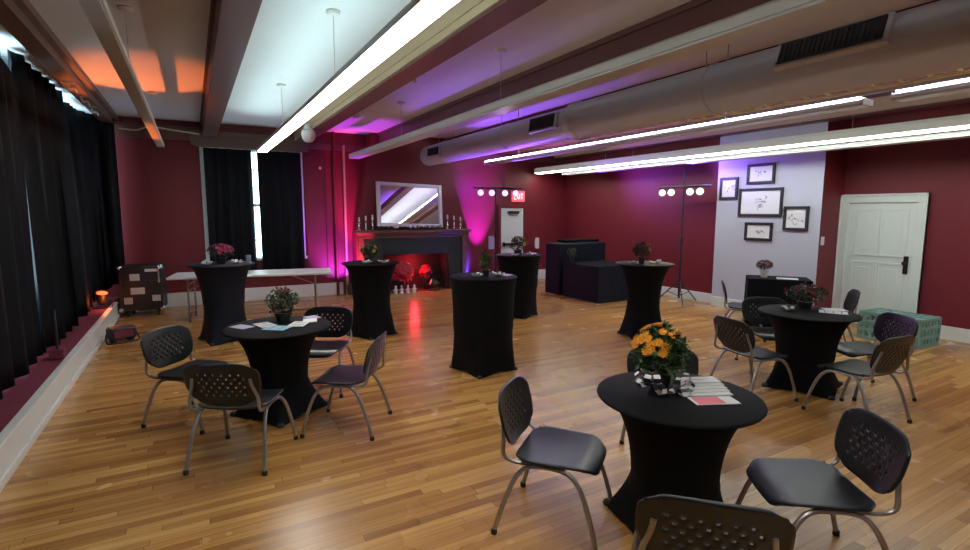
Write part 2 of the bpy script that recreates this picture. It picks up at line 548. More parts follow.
# ---------------------------------------------------------------- curtains
def drape(path, z0f, z1f, amp, wl, name, mname, seed, lean=0.0):
    """pleated curtain along a plan path; z0f/z1f give bottom and top along it (0..1)"""
    rnd = random.Random(seed)
    P = [Vector((*p, 0)) for p in path]
    lens = [0]
    for a, b in zip(P, P[1:]):
        lens.append(lens[-1] + (b - a).length)
    tot = lens[-1]
    n = int(tot / wl * 8)
    rows = 14
    ph, f = [], 0.0
    for i in range(n + 1):
        f += (2 * PI / 8) * rnd.uniform(0.75, 1.25)
        ph.append(f)
    ap = [rnd.uniform(0.6, 1.25) for _ in range(n // 8 + 2)]
    vs, fs = [], []
    for j in range(rows + 1):
        v = j / rows
        for i in range(n + 1):
            s = tot * i / n
            k = max(q for q in range(len(lens)) if lens[q] <= s + 1e-9)
            k = min(k, len(P) - 2)
            t = (s - lens[k]) / (lens[k + 1] - lens[k])
            p = P[k].lerp(P[k + 1], t)
            d = (P[k + 1] - P[k]).normalized()
            nm = Vector((d.y, -d.x, 0))
            a = amp * ap[i // 8] * (0.45 + 0.55 * (1 - v) ** 0.7)
            off = a * math.sin(ph[i] + 0.5 * math.sin(v * 3 + i * 0.13))
            z = z0f(i / n) + (z1f(i / n) - z0f(i / n)) * v
            q = p + nm * (off - lean * v) + d * (0.35 * a * math.sin(2 * ph[i]))
            vs.append((q.x, q.y, z))
    for j in range(rows):
        for i in range(n):
            a = j * (n + 1) + i
            fs.append((a, a + 1, a + n + 2, a + n + 1))
    return MB().add(vs, fs).build(name, mname, solid=0.006, ang=80)


def notch(c, wd, dep):
    return lambda u: 3.34 - dep * max(0, 1 - abs(u - c) / wd)


for i, (ya, yb, zt, z0, lab) in enumerate((
        (-3.3, 3.0, lambda u: 3.34, 0.27, 'dark velvet curtain along the stage, nearest the viewer'),
        (3.1, 6.75, lambda u: 3.34 - 0.28 * max(0, (u - 0.93) / 0.07), 0.27, 'dark velvet stage curtain at the left edge of the view, near a bright gap'),
        (6.8, 9.35, lambda u: 3.34 - 0.22 * max(0, 1 - u / 0.06) - 0.15 * max(0, (u - 0.94) / 0.06), 0.28, 'middle dark velvet stage curtain above the low dark post block'))):
    tag(drape([(-1.47, ya), (-1.47, yb)], lambda u, z0=z0: z0, zt, 0.10, 0.36, 'stage_curtain', 'curtain', 3 + i), lab, 'curtain', 'dark stage curtains on the left')
tag(drape([(-1.5, 9.42), (-1.47, 10.2), (-1.34, 10.62), (-1.05, 10.8)], lambda u: 0.3 + 0.5 * max(0, (u - 0.5)) ,
          lambda u: 3.3 - 0.12 * max(0, 1 - u / 0.12), 0.07, 0.24, 'stage_curtain', 'curtain', 11),
    'farthest dark stage curtain, ending at the red wall beside the road case', 'curtain', 'dark stage curtains on the left')
tag(MB().tube([(-1.28, YF + 0.2, 3.345), (-1.28, 9.4, 3.345)], 0.012).build('curtain_rail', 'blackm'), 'dark curtain rail above the stage curtains', 'rail')
wc = [
    ([(0.24, YB - 0.13), (1.04, YB - 0.13)], 'left dark curtain of the far window, closed beside the bright gap'),
    ([(1.13, YB - 0.13), (1.93, YB - 0.13)], 'right dark curtain of the far window, by the red panel')]
for i, (p, lab) in enumerate(wc):
    tag(drape(p, lambda u: 0.52, lambda u: 2.9, 0.035, 0.17, 'window_curtain', 'curtain', 31 + i), lab, 'curtain', 'far window curtains')
tag(MB().tube([(0.12, YB - 0.13, 2.915), (2.0, YB - 0.13, 2.915)], 0.012).build('curtain_rod', 'brown'), 'brown curtain rod above the far window', 'rod')

# clamps and shaded sticks on the bulkhead above the curtains
for i, (yy, lab) in enumerate(((7.6, 'grey hook bracket above the curtains, nearest of three'), (8.4, 'grey hook bracket above the curtains, middle of three'), (9.2, 'grey hook bracket above the curtains, farthest of three'))):
    t = thing('hook_bracket', lab, 'bracket', (-1.14, yy, 3.2), group='brackets above the stage curtains')
    MB().box(-0.06, 0.06, -0.02, 0.02, -0.015, 0).build('base_plate', 'housingd', t)
    MB().tube(spline([(0, 0, -0.01), (0.0, 0.1, -0.06), (0.02, 0.3, -0.02), (0.03, 0.38, -0.05)]), 0.014, 8).build('arm', 'housingd', t)

# thin cable and conduit along the far wall at the ceiling
tag(MB().tube(spline([(-1.0, YB - 0.12, 3.14), (-0.75, YB - 0.12, 3.13), (-0.55, YB - 0.12, 3.2), (-0.2, YB - 0.12, 3.17), (0.2, YB - 0.12, 3.13)]), 0.014, 8).build('ceiling_cable', 'cable'),
    'pale cable drooping across the top of the far wall', 'cable')


# ---------------------------------------------------------------- linear pendant lights
def pendant(label, x, z, segs, lit, group='long pendant lights', wd=0.19, ht=0.085, mdown='offlens', mup=None, mh='housing', canopies=(4.45, 7.25), wire=0.003):
    t = thing('linear_pendant_light', label, 'light', (x, segs[0][0], z), group=group)
    y00 = segs[0][0]
    for (a, b) in segs:
        a -= y00
        b -= y00
        hw = wd / 2
        mb = MB().prism([(-hw, 0.012), (-hw, ht * 0.7), (-hw * 0.55, ht), (hw * 0.55, ht), (hw, ht * 0.7), (hw, 0.012)], a, b)
        h = mb.build('housing', mh, t, bevel=0.004)
        MB().box(-hw + 0.012, hw - 0.012, a + 0.02, b - 0.02, -0.004, 0.011).build('diffuser', mdown, t)
        MB().box(-hw, hw, a - 0.012, a, 0.0, ht * 0.9).build('end_cap', 'housing', t, bevel=0.004)
        MB().box(-hw, hw, b, b + 0.012, 0.0, ht * 0.9).build('end_cap', 'housing', t, bevel=0.004)
        if mup:
            MB().box(-hw * (0.95 if mup == 'litDup' else 0.5), hw * 0.5, a + 0.03, b - 0.03, ht + 0.001, ht + (0.011 if mup == 'litDup' else 0.006)).build('upper_diffuser', mup, t)
    for c in canopies:
        c -= y00
        MB().lathe([(0.055, 0), (0.058, -0.01), (0.045, -0.03), (0.012, -0.035)], 18, T(0, c, ZC - z)).build('canopy', 'housing', t)
        MB().tube([(0, c, ht), (0, c, ZC - z - 0.03)], wire, 6).build('suspension_wire', 'housingd', t)
    return t


LY0 = YF + 0.7
pendant('unlit pendant lamp nearest the stage curtains', -0.37, 2.75, [(LY0, 9.75)], False, wd=0.11, ht=0.07, mdown='housingd', canopies=(1.0, 5.2, 8.6))
pendant('brightly glowing pendant lamp pointing at the far window', 1.09, 2.74, [(LY0, 9.6)], True, wd=0.155, ht=0.075, mdown='litB', mup='litUp', canopies=(1.5, 4.45, 7.25))
pendant('unlit white pendant lamp pointing at the fireplace', 2.79, 2.76, [(LY0, 10.1)], False, wd=0.2, ht=0.1, canopies=(1.5, 4.64, 7.5))
pendant('thin glowing pendant lamp right of the big duct, with a gap', 5.98, 2.82, [(LY0, 2.55), (2.80, 10.5)], True, mdown='offlens', mup='litDup', wd=0.2, ht=0.07, canopies=(1.2, 4.4, 9.2))
pendant('bright pale green pendant lamp passing before the grey wall', 7.62, 2.70, [(LY0, 10.85)], True, mdown='litE', mh='glowE', wd=0.2, ht=0.14, canopies=(1.0, 4.4, 8.4))
pendant('white trough pendant lamp closest to the right wall', 8.0, 2.64, [(LY0, 10.2)], False, mdown='offlens', wd=0.24, ht=0.08, canopies=(0.6, 3.9, 8.0))

# smoke detectors on the second bay, white globe on the beam
for x, y, lab in ((2.45, 6.2, 'small round white detector on the ceiling, nearer one'), (2.5, 8.9, 'small round white detector on the ceiling, farther one')):
    t = thing('smoke_detector', lab, 'detector', (x, y, ZC), group='ceiling detectors')
    MB().lathe([(0.06, 0), (0.06, -0.02), (0.045, -0.04), (0.01, -0.042)], 18).build('body', 'housing', t)
t = thing('globe_light', 'unlit white globe lamp fixed to the beam by the bright pendant', 'light', (1.74, 9.0, 3.0))
MB().lathe([(0.0, -0.13), (0.06, -0.115), (0.1, -0.07), (0.115, 0.0), (0.1, 0.06), (0.06, 0.09)], 24, cap=False).build('shade', 'glassw', t)
MB().lathe([(0.06, 0.085), (0.065, 0.1), (0.05, 0.16)], 18).build('base', 'housing', t)
MB().box(0.0, 0.1, -0.02, 0.02, 0.11, 0.15).build('bracket', 'housing', t)

# ---------------------------------------------------------------- round air duct
t = thing('air_duct', 'big round grey air duct hanging under the ceiling', 'duct', (4.32, 10.1, 2.885))
dx = [(0, 0.21), (-0.04, 0.235)]
prof = [(0.10, 0.0), (0.19, -0.01), (0.225, -0.06), (0.225, -4.9)]
mrot = Matrix.Rotation(R(-90), 4, 'X')
MB().lathe([(r, -z) for r, z in [(0.10, 0.0), (0.17, -0.015), (0.198, -0.07), (0.203, -4.85)]][::1], 40,
           Matrix.Rotation(R(90), 4, 'X')).build('far_section', 'duct', t, ang=50)
MB().lathe([(0.206, 4.75), (0.235, 4.78), (0.235, 4.9), (0.224, 4.93)], 40, Matrix.Rotation(R(90), 4, 'X'), cap=False).build('collar', 'duct', t, ang=50)
MB().lathe([(0.218, 4.85), (0.222, 5.0), (0.226, 12.9)], 40, Matrix.Rotation(R(90), 4, 'X')).build('near_section', 'duct', t, ang=50)
for yy in (-0.9, -3.2, -6.8, -9.3):
    rr = 0.203 if yy > -4.8 else 0.228
    MB().lathe([(rr, -yy), (rr + 0.006, -yy + 0.005), (rr + 0.006, -yy + 0.025), (rr, -yy + 0.03)], 40, Matrix.Rotation(R(90), 4, 'X'), cap=False).build('seam_band', 'duct', t)
    MB().tube([(-0.15, yy, 0.17), (-0.15, yy, 0.5)], 0.006, 6).tube([(0.15, yy, 0.17), (0.15, yy, 0.5)], 0.006, 6).build('hanger', 'housingd', t)


def grille(yc, ln, hh, ang, rad):
    m = Matrix.Translation((0, yc, 0)) @ Matrix.Rotation(R(ang), 4, 'Y')
    h = MB().box(-rad - 0.03, -rad + 0.03, -ln / 2 - 0.03, ln / 2 + 0.03, -hh / 2 - 0.025, hh / 2 + 0.025, m).build('grille', 'duct', t, bevel=0.004)
    mb = MB().box(-rad - 0.034, -rad - 0.03, -ln / 2, ln / 2, -hh / 2, hh / 2, m)
    k = int(ln / 0.035)
    for i in range(k):
        y = -ln / 2 + ln * (i + 0.5) / k
        mb.box(-rad - 0.046, -rad - 0.034, y - 0.005, y + 0.005, -hh / 2, hh / 2, m)
    for sgn in (-1, 1):
        mb.box(-rad - 0.046, -rad - 0.034, -ln / 2, ln / 2, sgn * hh / 2 - 0.006, sgn * hh / 2 + 0.006, m)
    mb.build('louvre', 'grille', h)


grille(2.2 - 10.1, 0.72, 0.16, 20, 0.226)
grille(5.75 - 10.1, 0.55, 0.15, 8, 0.204)
grille(9.3 - 10.1, 0.5, 0.13, 2, 0.2)
# pale cord with clips hanging along the duct
t = thing('clip_cord', 'pale yellow cord with small clips running under the duct', 'cord', (4.385, 3.6, 2.648))
mb = MB().tube([(0, 0, 0.0), (0.0, -1.6, 0.0), (0, -5.0, 0.0)], 0.012, 8)
mb.build('cord', 'tinsel', t)
for k in range(14):
    MB().box(-0.075, -0.06, -0.02 - k * 0.16, 0.0 - k * 0.16, 0.005, 0.035).box(-0.06, 0.0, -0.016 - k * 0.16, -0.004 - k * 0.16, 0.003, 0.012).build('clip', 'tinsel', t)


# ---------------------------------------------------------------- fireplace
YC = 10.66     # face of the chimney breast
mb = MB().prism([(2.95, 0), (3.50, 0), (3.50, 0.84), (3.50, 1.28), (2.95, 1.28)], YC, YB)
mb.prism([(5.0, 0), (5.55, 0), (5.55, 1.28), (5.0, 1.28)], YC, YB)
mb.prism([(3.5, 0.84), (5.0, 0.84), (5.0, 1.28), (3.5, 1.28)], YC, YB)
mb.prism([(2.95, 1.28), (5.55, 1.28), (5.02, 2.95), (4.98, ZC), (3.32, ZC), (3.26, 2.95)], YC, YB)
struct('wall_chimney', mb, 'red', smooth=False)
fp = thing('fireplace', 'dark fireplace with a brown mantel shelf on the far wall', 'fireplace', (4.2, YC, 0))


def fx(mb, name, m, **k):
    return mb.build(name, m, fp, **k)


mb = MB().box(-1.12, -0.72, -0.06, 0, 0, 1.19).box(0.82, 1.15, -0.06, 0, 0, 1.19).box(-0.72, 0.82, -0.06, 0, 0.82, 1.19)
fx(mb, 'surround', 'slate', bevel=0.008)
fx(MB().box(-1.24, -1.12, -0.1, 0, 0, 1.22).box(-1.26, -1.10, -0.115, 0, 0, 0.12), 'pilaster', 'mantel', bevel=0.008)
fx(MB().box(1.15, 1.27, -0.1, 0, 0, 1.22).box(1.13, 1.29, -0.115, 0, 0, 0.12), 'pilaster', 'mantel', bevel=0.008)
fx(MB().box(-1.24, 1.27, -0.09, 0, 1.19, 1.27), 'frieze', 'mantel', bevel=0.008)
fx(MB().box(-1.3, 1.33, -0.22, 0, 1.30, 1.36).box(-1.27, 1.3, -0.17, 0, 1.265, 1.30), 'mantel_shelf', 'mantel', bevel=0.01)
fx(MB().box(-0.7, 0.8, 0.31, 0.335, 0, 0.84).box(-0.7, -0.67, 0.0, 0.31, 0, 0.84).box(0.77, 0.8, 0.0, 0.31, 0, 0.84).box(-0.7, 0.8, 0, 0.335, 0.81, 0.84), 'firebox', 'soot', smooth=False)
fx(MB().box(-0.68, 0.78, -0.06, 0.32, 0, 0.012), 'hearth', 'hearth', smooth=False)

# mirror leaning back on the mantel
t = thing('mantel_mirror', 'silver framed mirror leaning above the fireplace mantel', 'mirror', (4.09, 10.51, 1.42))
t.rotation_euler = (R(-8.0), R(1.8), 0)
mw, mh, fw = 0.745, 0.94, 0.075
mb = MB().box(-mw, -mw + fw, -0.025, 0.025, 0, mh).box(mw - fw, mw, -0.025, 0.025, 0, mh).box(-mw + fw, mw - fw, -0.025, 0.025, 0, fw).box(-mw + fw, mw - fw, -0.025, 0.025, mh - fw, mh)
mb.box(-mw + fw, -mw + fw + 0.015, -0.012, 0.02, fw, mh - fw).box(mw - fw - 0.015, mw - fw, -0.012, 0.02, fw, mh - fw)
mb.build('frame', 'frame', t, bevel=0.008)
MB().box(-mw + fw, mw - fw, 0.0, 0.012, fw, mh - fw).build('mirror_glass', 'mirror', t, smooth=False)

# candlesticks
ci = 0
words = ('outermost', 'middle', 'innermost')
for side, xs in (('left', (2.97, 3.11, 3.25)), ('right', (5.28, 5.12, 4.96))):
    for k, x in enumerate(xs):
        t = thing('candlestick', '%s of the three silver candlesticks at the %s end of the mantel' % (words[k], side), 'candlestick', (x, 10.52, 1.36), group='candlesticks on the mantel')
        hgt = (0.22, 0.25, 0.27)[k]
        MB().lathe([(0.05, 0), (0.05, 0.01), (0.02, 0.025), (0.012, 0.06), (0.022, 0.09), (0.012, 0.12), (0.014, hgt - 0.06), (0.03, hgt - 0.05), (0.03, hgt - 0.04)], 16).build('stick', 'chrome', t)
        MB().lathe([(0.018, hgt - 0.04), (0.018, hgt + 0.05), (0.004, hgt + 0.055)], 12).build('candle', 'ribbonw', t)


def leaf_cloud(rx, rz, n, size, rnd, zc, flat=0.35):
    mb = MB()
    for i in range(n):
        th = rnd.uniform(0, 2 * PI)
        ph = math.acos(rnd.uniform(-0.75, 1))
        rad = rnd.uniform(0.35, 1.0) ** 0.5
        p = Vector((rx * rad * math.sin(ph) * math.cos(th), rx * rad * math.sin(ph) * math.sin(th), zc + rz * rad * math.cos(ph)))
        m = Matrix.Translation(p) @ Matrix.Rotation(rnd.uniform(0, 2 * PI), 4, 'Z') @ Matrix.Rotation(rnd.uniform(-1.1, 0.7), 4, 'Y')
        a = size * rnd.uniform(0.7, 1.3)
        mb.add([(0, 0, 0), (a * 0.5, a * 0.28, a * 0.1), (a, 0, -a * 0.05), (a * 0.5, -a * 0.28, a * 0.1)], [(0, 1, 2), (0, 2, 3)], m)
    return mb


def bloom_mesh(r, mname, rnd):
    mb = MB()
    for ring, (k, tilt, s) in enumerate(((9, 0.25, 1.0), (8, 0.7, 0.8), (5, 1.15, 0.55))):
        for i in range(k):
            a = 2 * PI * (i + 0.5 * ring) / k
            m = Matrix.Rotation(a, 4, 'Z') @ Matrix.Rotation(-tilt, 4, 'Y')
            L = r * s
            mb.add([(0, 0, 0), (L * 0.6, L * 0.22, 0.0), (L, 0, L * 0.08), (L * 0.6, -L * 0.22, 0.0)], [(0, 1, 2), (0, 2, 3)], m)
    mb.lathe([(0.0, r * 0.5), (r * 0.3, r * 0.3), (r * 0.35, 0.0)], 8, cap=False)
    return mb.mesh('flower_head', mname)


def plant(label, loc, rx, rz, leafm, petal, nb, br, potr=0.07, poth=0.1, potm='pot', seed=1, nleaf=260, bias=None, group='flower pots on the tables', name='potted_flowers', size=0.045):
    rnd = random.Random(seed)
    t = thing(name, label, 'potted plant', loc, group=group)
    MB().lathe([(potr * 0.72, 0), (potr * 0.95, poth * 0.85), (potr, poth * 0.86), (potr, poth), (potr * 0.85, poth), (potr * 0.8, poth * 0.8)], 20).build('pot', potm, t)
    zc = poth + rz * 0.75
    mb = leaf_cloud(rx, rz, nleaf, size, rnd, zc)
    for i in range(10):
        a = rnd.uniform(0, 2 * PI)
        q = rnd.uniform(0.2, 0.7)
        mb.tube([(0, 0, poth * 0.8), (rx * q * 0.4 * math.cos(a), rx * q * 0.4 * math.sin(a), zc - rz * 0.2), (rx * q * math.cos(a), rx * q * math.sin(a), zc + rz * 0.5)], 0.003, 5)
    mb.build('foliage', leafm, t, smooth=False)
    if nb:
        bm = bloom_mesh(br, petal, rnd)
        for i in range(nb):
            th = rnd.uniform(0, 2 * PI)
            ph = math.acos(rnd.uniform(0.05, 1))
            d = Vector((math.sin(ph) * math.cos(th), math.sin(ph) * math.sin(th), math.cos(ph)))
            if bias:
                d = (d + Vector(bias) * rnd.uniform(0.2, 1.0)).normalized()
            o = bpy.data.objects.new('flower_head', bm)
            COL.objects.link(o)
            o.parent = t
            o.location = (d.x * rx * 1.02, d.y * rx * 1.02, zc + d.z * rz * 1.02)
            o.rotation_euler = d.to_track_quat('Z', 'Y').to_euler()
    return t


# leafy garland along the mantel shelf
t = thing('mantel_garland', 'dark leafy garland with white blooms along the mantel shelf', 'garland', (4.1, 10.463, 1.364))
rnd = random.Random(77)
mb = MB()
for i in range(420):
    m = T(rnd.uniform(-0.8, 0.8), rnd.uniform(-0.012, 0.006), rnd.uniform(0.012, 0.07), rnd.uniform(0, 6.28), 0, rnd.uniform(-1, 0.4))
    a = rnd.uniform(0.03, 0.06)
    mb.add([(0, 0, 0), (a * 0.5, a * 0.28, a * 0.1), (a, 0, 0), (a * 0.5, -a * 0.28, a * 0.1)], [(0, 1, 2), (0, 2, 3)], m)
mb.build('foliage', 'leafb', t, smooth=False)
bm = bloom_mesh(0.04, 'whitef', rnd)
for x in (-0.55, -0.4, -0.33, -0.05, 0.05, 0.12, 0.4, 0.52):
    o = bpy.data.objects.new('flower_head', bm)
    COL.objects.link(o)
    o.parent = t
    o.location = (x, -0.035, 0.06)
    o.rotation_euler = (R(70), 0, x * 9)

# ---------------------------------------------------------------- cocktail tables under stretch covers
def stretch_cover(H, rt, waist, foot, zw, twist, mname, parent, sag=0.03):
    n, rows = 64, 26
    vs, fs = [], []
    for j in range(rows + 1):
        v = j / rows
        z = H - 0.012 - (H - 0.012) * v
        zz = z / H
        if zz > zw:
            q = (1 - zz) / (1 - zw)
            q = min(1, q)
            e = q ** 0.62
            rc = rt + (waist - rt) * (1 - (1 - e) ** 1.7)
            sq = 0.0
            rf = rc
        else:
            q = (zw - zz) / zw
            rc = waist
            rf = waist + (foot - waist) * q ** 1.55
            sq = q ** 0.8
        for i in range(n):
            a = 2 * PI * i / n
            b = a + twist
            cc, ss = abs(math.cos(b + PI / 4)), abs(math.sin(b + PI / 4))
            p = 2 + 14 * sq
            rs = (rf / math.sqrt(2) if sq > 0 else rf)
            sqr = (cc ** p + ss ** p) ** (-1 / p)
            cir = 1.0
            r = rf * (1 - sq) + sq * (rf / math.sqrt(2)) * sqr
            r *= 1 - 0.05 * sq * (1 - abs(math.cos(2 * b)))
            lift = sag * (1 - abs(math.cos(2 * b)) ** 1.5) * max(0, (v - 0.8) / 0.2)
            vs.append((r * math.cos(a), r * math.sin(a), z + lift + 0.003 * (1 - v)))
    for j in range(rows):
        for i in range(n):
            fs.append((j * n + i, (j + 1) * n + i, (j + 1) * n + (i + 1) % n, j * n + (i + 1) % n))
    MB().add(vs, fs).build('stretch_cover', mname, parent, ang=60)
    MB().lathe([(0.0, H), (rt - 0.012, H), (rt - 0.003, H - 0.004), (rt, H - 0.012), (rt - 0.006, H - 0.02)], 64, cap=False).build('table_top', mname, parent, ang=50)
    for k in range(4):
        a = k * PI / 2 - twist + 0
        MB().lathe([(0.03, 0), (0.034, 0.012), (0.02, 0.03)], 10, T((foot - 0.03) * math.cos(a), (foot - 0.03) * math.sin(a), 0)).build('foot', 'rubber', parent)


def cocktail(label, x, y, H, rt, waist, foot, zw, twist, m='cloth', grp='tall cocktail tables'):
    t = thing('cocktail_table', label, 'table', (x, y, 0), group=grp)
    stretch_cover(H, rt, waist, foot, zw, R(twist), m, t)
    return t


TB = {}
LT = 'low cocktail tables with chairs'
cocktail('low round table in black stretch cloth in front, with orange flowers', 2.265, 1.865, 0.76, 0.435, 0.235, 0.40, 0.42, 62, grp=LT)
cocktail('low round table in black stretch cloth on the left, ringed by four chairs', 0.60, 4.74, 0.76, 0.445, 0.23, 0.42, 0.42, 10, grp=LT)
cocktail('low round table in black stretch cloth on the right, near the white door', 5.33, 2.86, 0.76, 0.445, 0.26, 0.43, 0.42, 25, grp=LT)
cocktail('tall navy draped table standing before the far window', 0.315, 7.85, 1.045, 0.415, 0.26, 0.39, 0.5, 30, 'clothn')
cocktail('tall black draped table standing left of the fireplace opening', 2.16, 7.12, 1.04, 0.4, 0.26, 0.36, 0.5, 20, 'cloth')
cocktail('tall black draped table in the middle of the floor, straight sided', 2.76, 4.94, 1.05, 0.375, 0.335, 0.385, 0.45, 35, 'cloth')
cocktail('tall black draped table standing before the exit door', 4.75, 7.28, 1.04, 0.385, 0.32, 0.36, 0.5, 15, 'cloth')
cocktail('tall black draped table nearest the yellow stage lights, narrow waist', 5.50, 5.2, 1.04, 0.40, 0.225, 0.36, 0.5, 62, 'cloth')

# plants on the tables
GP = 'flower pots on the tables'
pl = plant('pot of orange chrysanthemums with a striped ribbon on the front table', (2.27, 2.0, 0.76), 0.15, 0.15, 'leaf', 'orange', 40, 0.03, 0.07, 0.09, 'pot', 5, 900, bias=(-1.0, 0.45, 0.15), size=0.045)
rnd = random.Random(3)
for (cx, cyy, cz, rz) in ((-0.11, -0.05, 0.07, 3.3), (0.03, -0.1, 0.02, 4.6)):
    mb = MB()
    st = []
    for k in range(6):
        a = rz + (k - 2.5) * 0.55
        el = rnd.uniform(-0.6, 1.0)
        d = Vector((math.cos(a) * math.cos(el), math.sin(a) * math.cos(el), math.sin(el)))
        sd = Vector((-math.sin(a), math.cos(a), 0)) * 0.018
        nn = d.cross(sd).normalized()
        P0 = Vector((cx, cyy, cz))
        pts = [P0 + d * 0.10 * math.sin(PI * q / 6) + nn * 0.025 * math.sin(2 * PI * q / 6) for q in range(7)]
        for q in pts:
            q.z = max(q.z, 0.004)
        for q in range(6):
            a_, b_ = pts[q], pts[q + 1]
            mb.add([a_ - sd, a_ + sd, b_ + sd, b_ - sd], [(0, 1, 2, 3)])
            st.append(q % 2)
    rb = mb.build('ribbon', 'ribbonw', pl, solid=0.0015, smooth=False)
    rb.data.materials.append(MT['pot'])
    rb.data.polygons.foreach_set('material_index', st)

plant('leafy dark pot plant with a few wine red flowers on the left table', (0.67, 4.93, 0.76), 0.13, 0.125, 'leafd', 'wine', 9, 0.028, 0.075, 0.08, 'pot', 8, 380)
plant('pink flowers in a glass green pot on the navy table by the window', (0.31, 7.88, 1.045), 0.155, 0.10, 'leafd', 'pink', 34, 0.036, 0.075, 0.08, 'pot', 9, 200)
plant('round green plant with an ochre side on the table left of the fireplace', (2.15, 7.16, 1.04), 0.12, 0.105, 'leaf', 'yellow', 7, 0.035, 0.07, 0.07, 'pot', 10, 320, bias=(0.9, -0.4, -0.1))
plant('narrow upright green plant on the middle straight sided table', (2.81, 4.98, 1.05), 0.06, 0.12, 'leaf', 'yellow', 0, 0.03, 0.05, 0.06, 'pot', 11, 170)
plant('dark plant with ochre flowers on the table before the exit door', (4.72, 7.26, 1.04), 0.15, 0.12, 'leafb', 'yellow', 16, 0.04, 0.07, 0.08, 'pot', 12, 240, bias=(0.8, -0.4, 0.0))
plant('brown dried plant on the table nearest the yellow stage lights', (5.44, 5.2, 1.04), 0.115, 0.12, 'leafb', 'yellow', 8, 0.025, 0.05, 0.09, 'pot', 13, 320)
plant('wine red flowers in dark foliage on the right table', (5.52, 3.0, 0.76), 0.19, 0.10, 'leafd', 'wine', 22, 0.034, 0.08, 0.07, 'pot', 14, 340)


# papers and leaflets
def leaflet(label, x, y, z, rz, m='paper', w_=0.1, h_=0.21, lines=0, group=None, name='leaflet', lm='ink', thick=0.004, cat='leaflet'):
    t = thing(name, label, cat, (x, y, z), rz, group)
    MB().box(-w_ / 2, w_ / 2, -h_ / 2, h_ / 2, 0.0005, thick).build('sheet', m, t, smooth=False)
    if lines:
        mb = MB()
        for k in range(lines):
            yy = h_ / 2 - h_ * (k + 0.7) / (lines + 0.4)
            mb.box(-w_ * 0.38, w_ * (0.38 if k % 3 else 0.2), yy - h_ * 0.02, yy + h_ * 0.02, thick, thick + 0.0006)
        mb.build('print', lm, t, smooth=False)
    return t


gl = 'leaflets on the front table'
sx, sy_, ang = 2.50, 1.79, R(-28)
tops = ('bottom leaflet', 'second leaflet from the bottom', 'middle leaflet', 'fourth leaflet from the bottom', 'top leaflet, its print showing')
for k in range(5):
    leaflet('%s of the white leaflet stack on the front table' % tops[k], 2.45 + (k - 2) * 0.016, 1.86 + (k - 2) * 0.03, 0.761 + k * 0.0062, R(-24) + (k % 2) * 0.05, 'paper', 0.25, 0.1, 1, gl, thick=0.006)
leaflet('red and white flyer before the leaflet stack on the front table', 2.345, 1.70, 0.761, R(-24), 'paper', 0.24, 0.11, 0, gl, name='flyer')
fl_ = bpy.data.objects['flyer']
MB().box(-0.105, 0.045, -0.05, 0.05, 0.004, 0.0046).build('print', 'paperr', fl_, smooth=False)
ga = 'papers on the left table'
leaflet('lilac paper at the left rim of the left table', 0.32, 4.83, 0.761, 0.6, 'paperp', 0.12, 0.18, 0, ga)
leaflet('pale blue leaflet before the plant on the left table', 0.58, 4.64, 0.761, 0.9, 'paperb', 0.16, 0.2, 2, ga)
leaflet('white sheet left of the plant on the left table', 0.50, 4.80, 0.766, 0.3, 'paper', 0.13, 0.2, 2, ga)
leaflet('white sheet right of the plant on the left table', 0.77, 4.72, 0.761, -0.5, 'paper', 0.14, 0.2, 2, ga)
leaflet('second white sheet right of the plant on the left table', 0.88, 4.80, 0.766, -0.2, 'paper', 0.12, 0.16, 0, ga)
leaflet('lilac leaflet at the right rim of the left table', 0.93, 4.96, 0.761, 0.3, 'paperp', 0.12, 0.14, 0, ga)
gr = 'papers on the right table'
leaflet('white sheet right of the red flowers on the right table', 5.52, 2.72, 0.761, 0.5, 'paper', 0.16, 0.24, 3, gr)
leaflet('white sheet at the far rim of the right table', 5.66, 2.78, 0.765, 0.9, 'paper', 0.14, 0.2, 0, gr)


def crumple(label, x, y, z, r, seed, m='ribbonw'):
    """knot of white ribbon loops lying on a table"""
    rnd = random.Random(seed)
    t = thing('ribbon_bow', label, 'ribbon', (x, y, z), rnd.uniform(0, 6), group='white ribbon bows on the tables')
    mb = MB()
    for k in range(7):
        a = 2 * PI * k / 7 + rnd.uniform(-0.3, 0.3)
        L, hh = r * rnd.uniform(0.7, 1.1), r * rnd.uniform(0.4, 0.8)
        d = Vector((math.cos(a), math.sin(a), 0))
        sd = Vector((-d.y, d.x, 0)) * r * 0.22
        pts = [d * L * math.sin(PI * q / 8) * 1.0 + Vector((0, 0, 0.004 + hh * (1 - math.cos(2 * PI * q / 8)) / 2 * (0.4 + 0.6 * q / 8))) for q in range(9)]
        for q in range(8):
            mb.add([pts[q] - sd, pts[q] + sd, pts[q + 1] + sd, pts[q + 1] - sd], [(0, 1, 2, 3)])
    mb.build('loops', m, t, solid=0.002)
    MB().lathe([(0.0, r * 0.35), (r * 0.2, r * 0.3), (r * 0.25, 0.002)], 10, cap=False).build('knot', m, t)
    return t


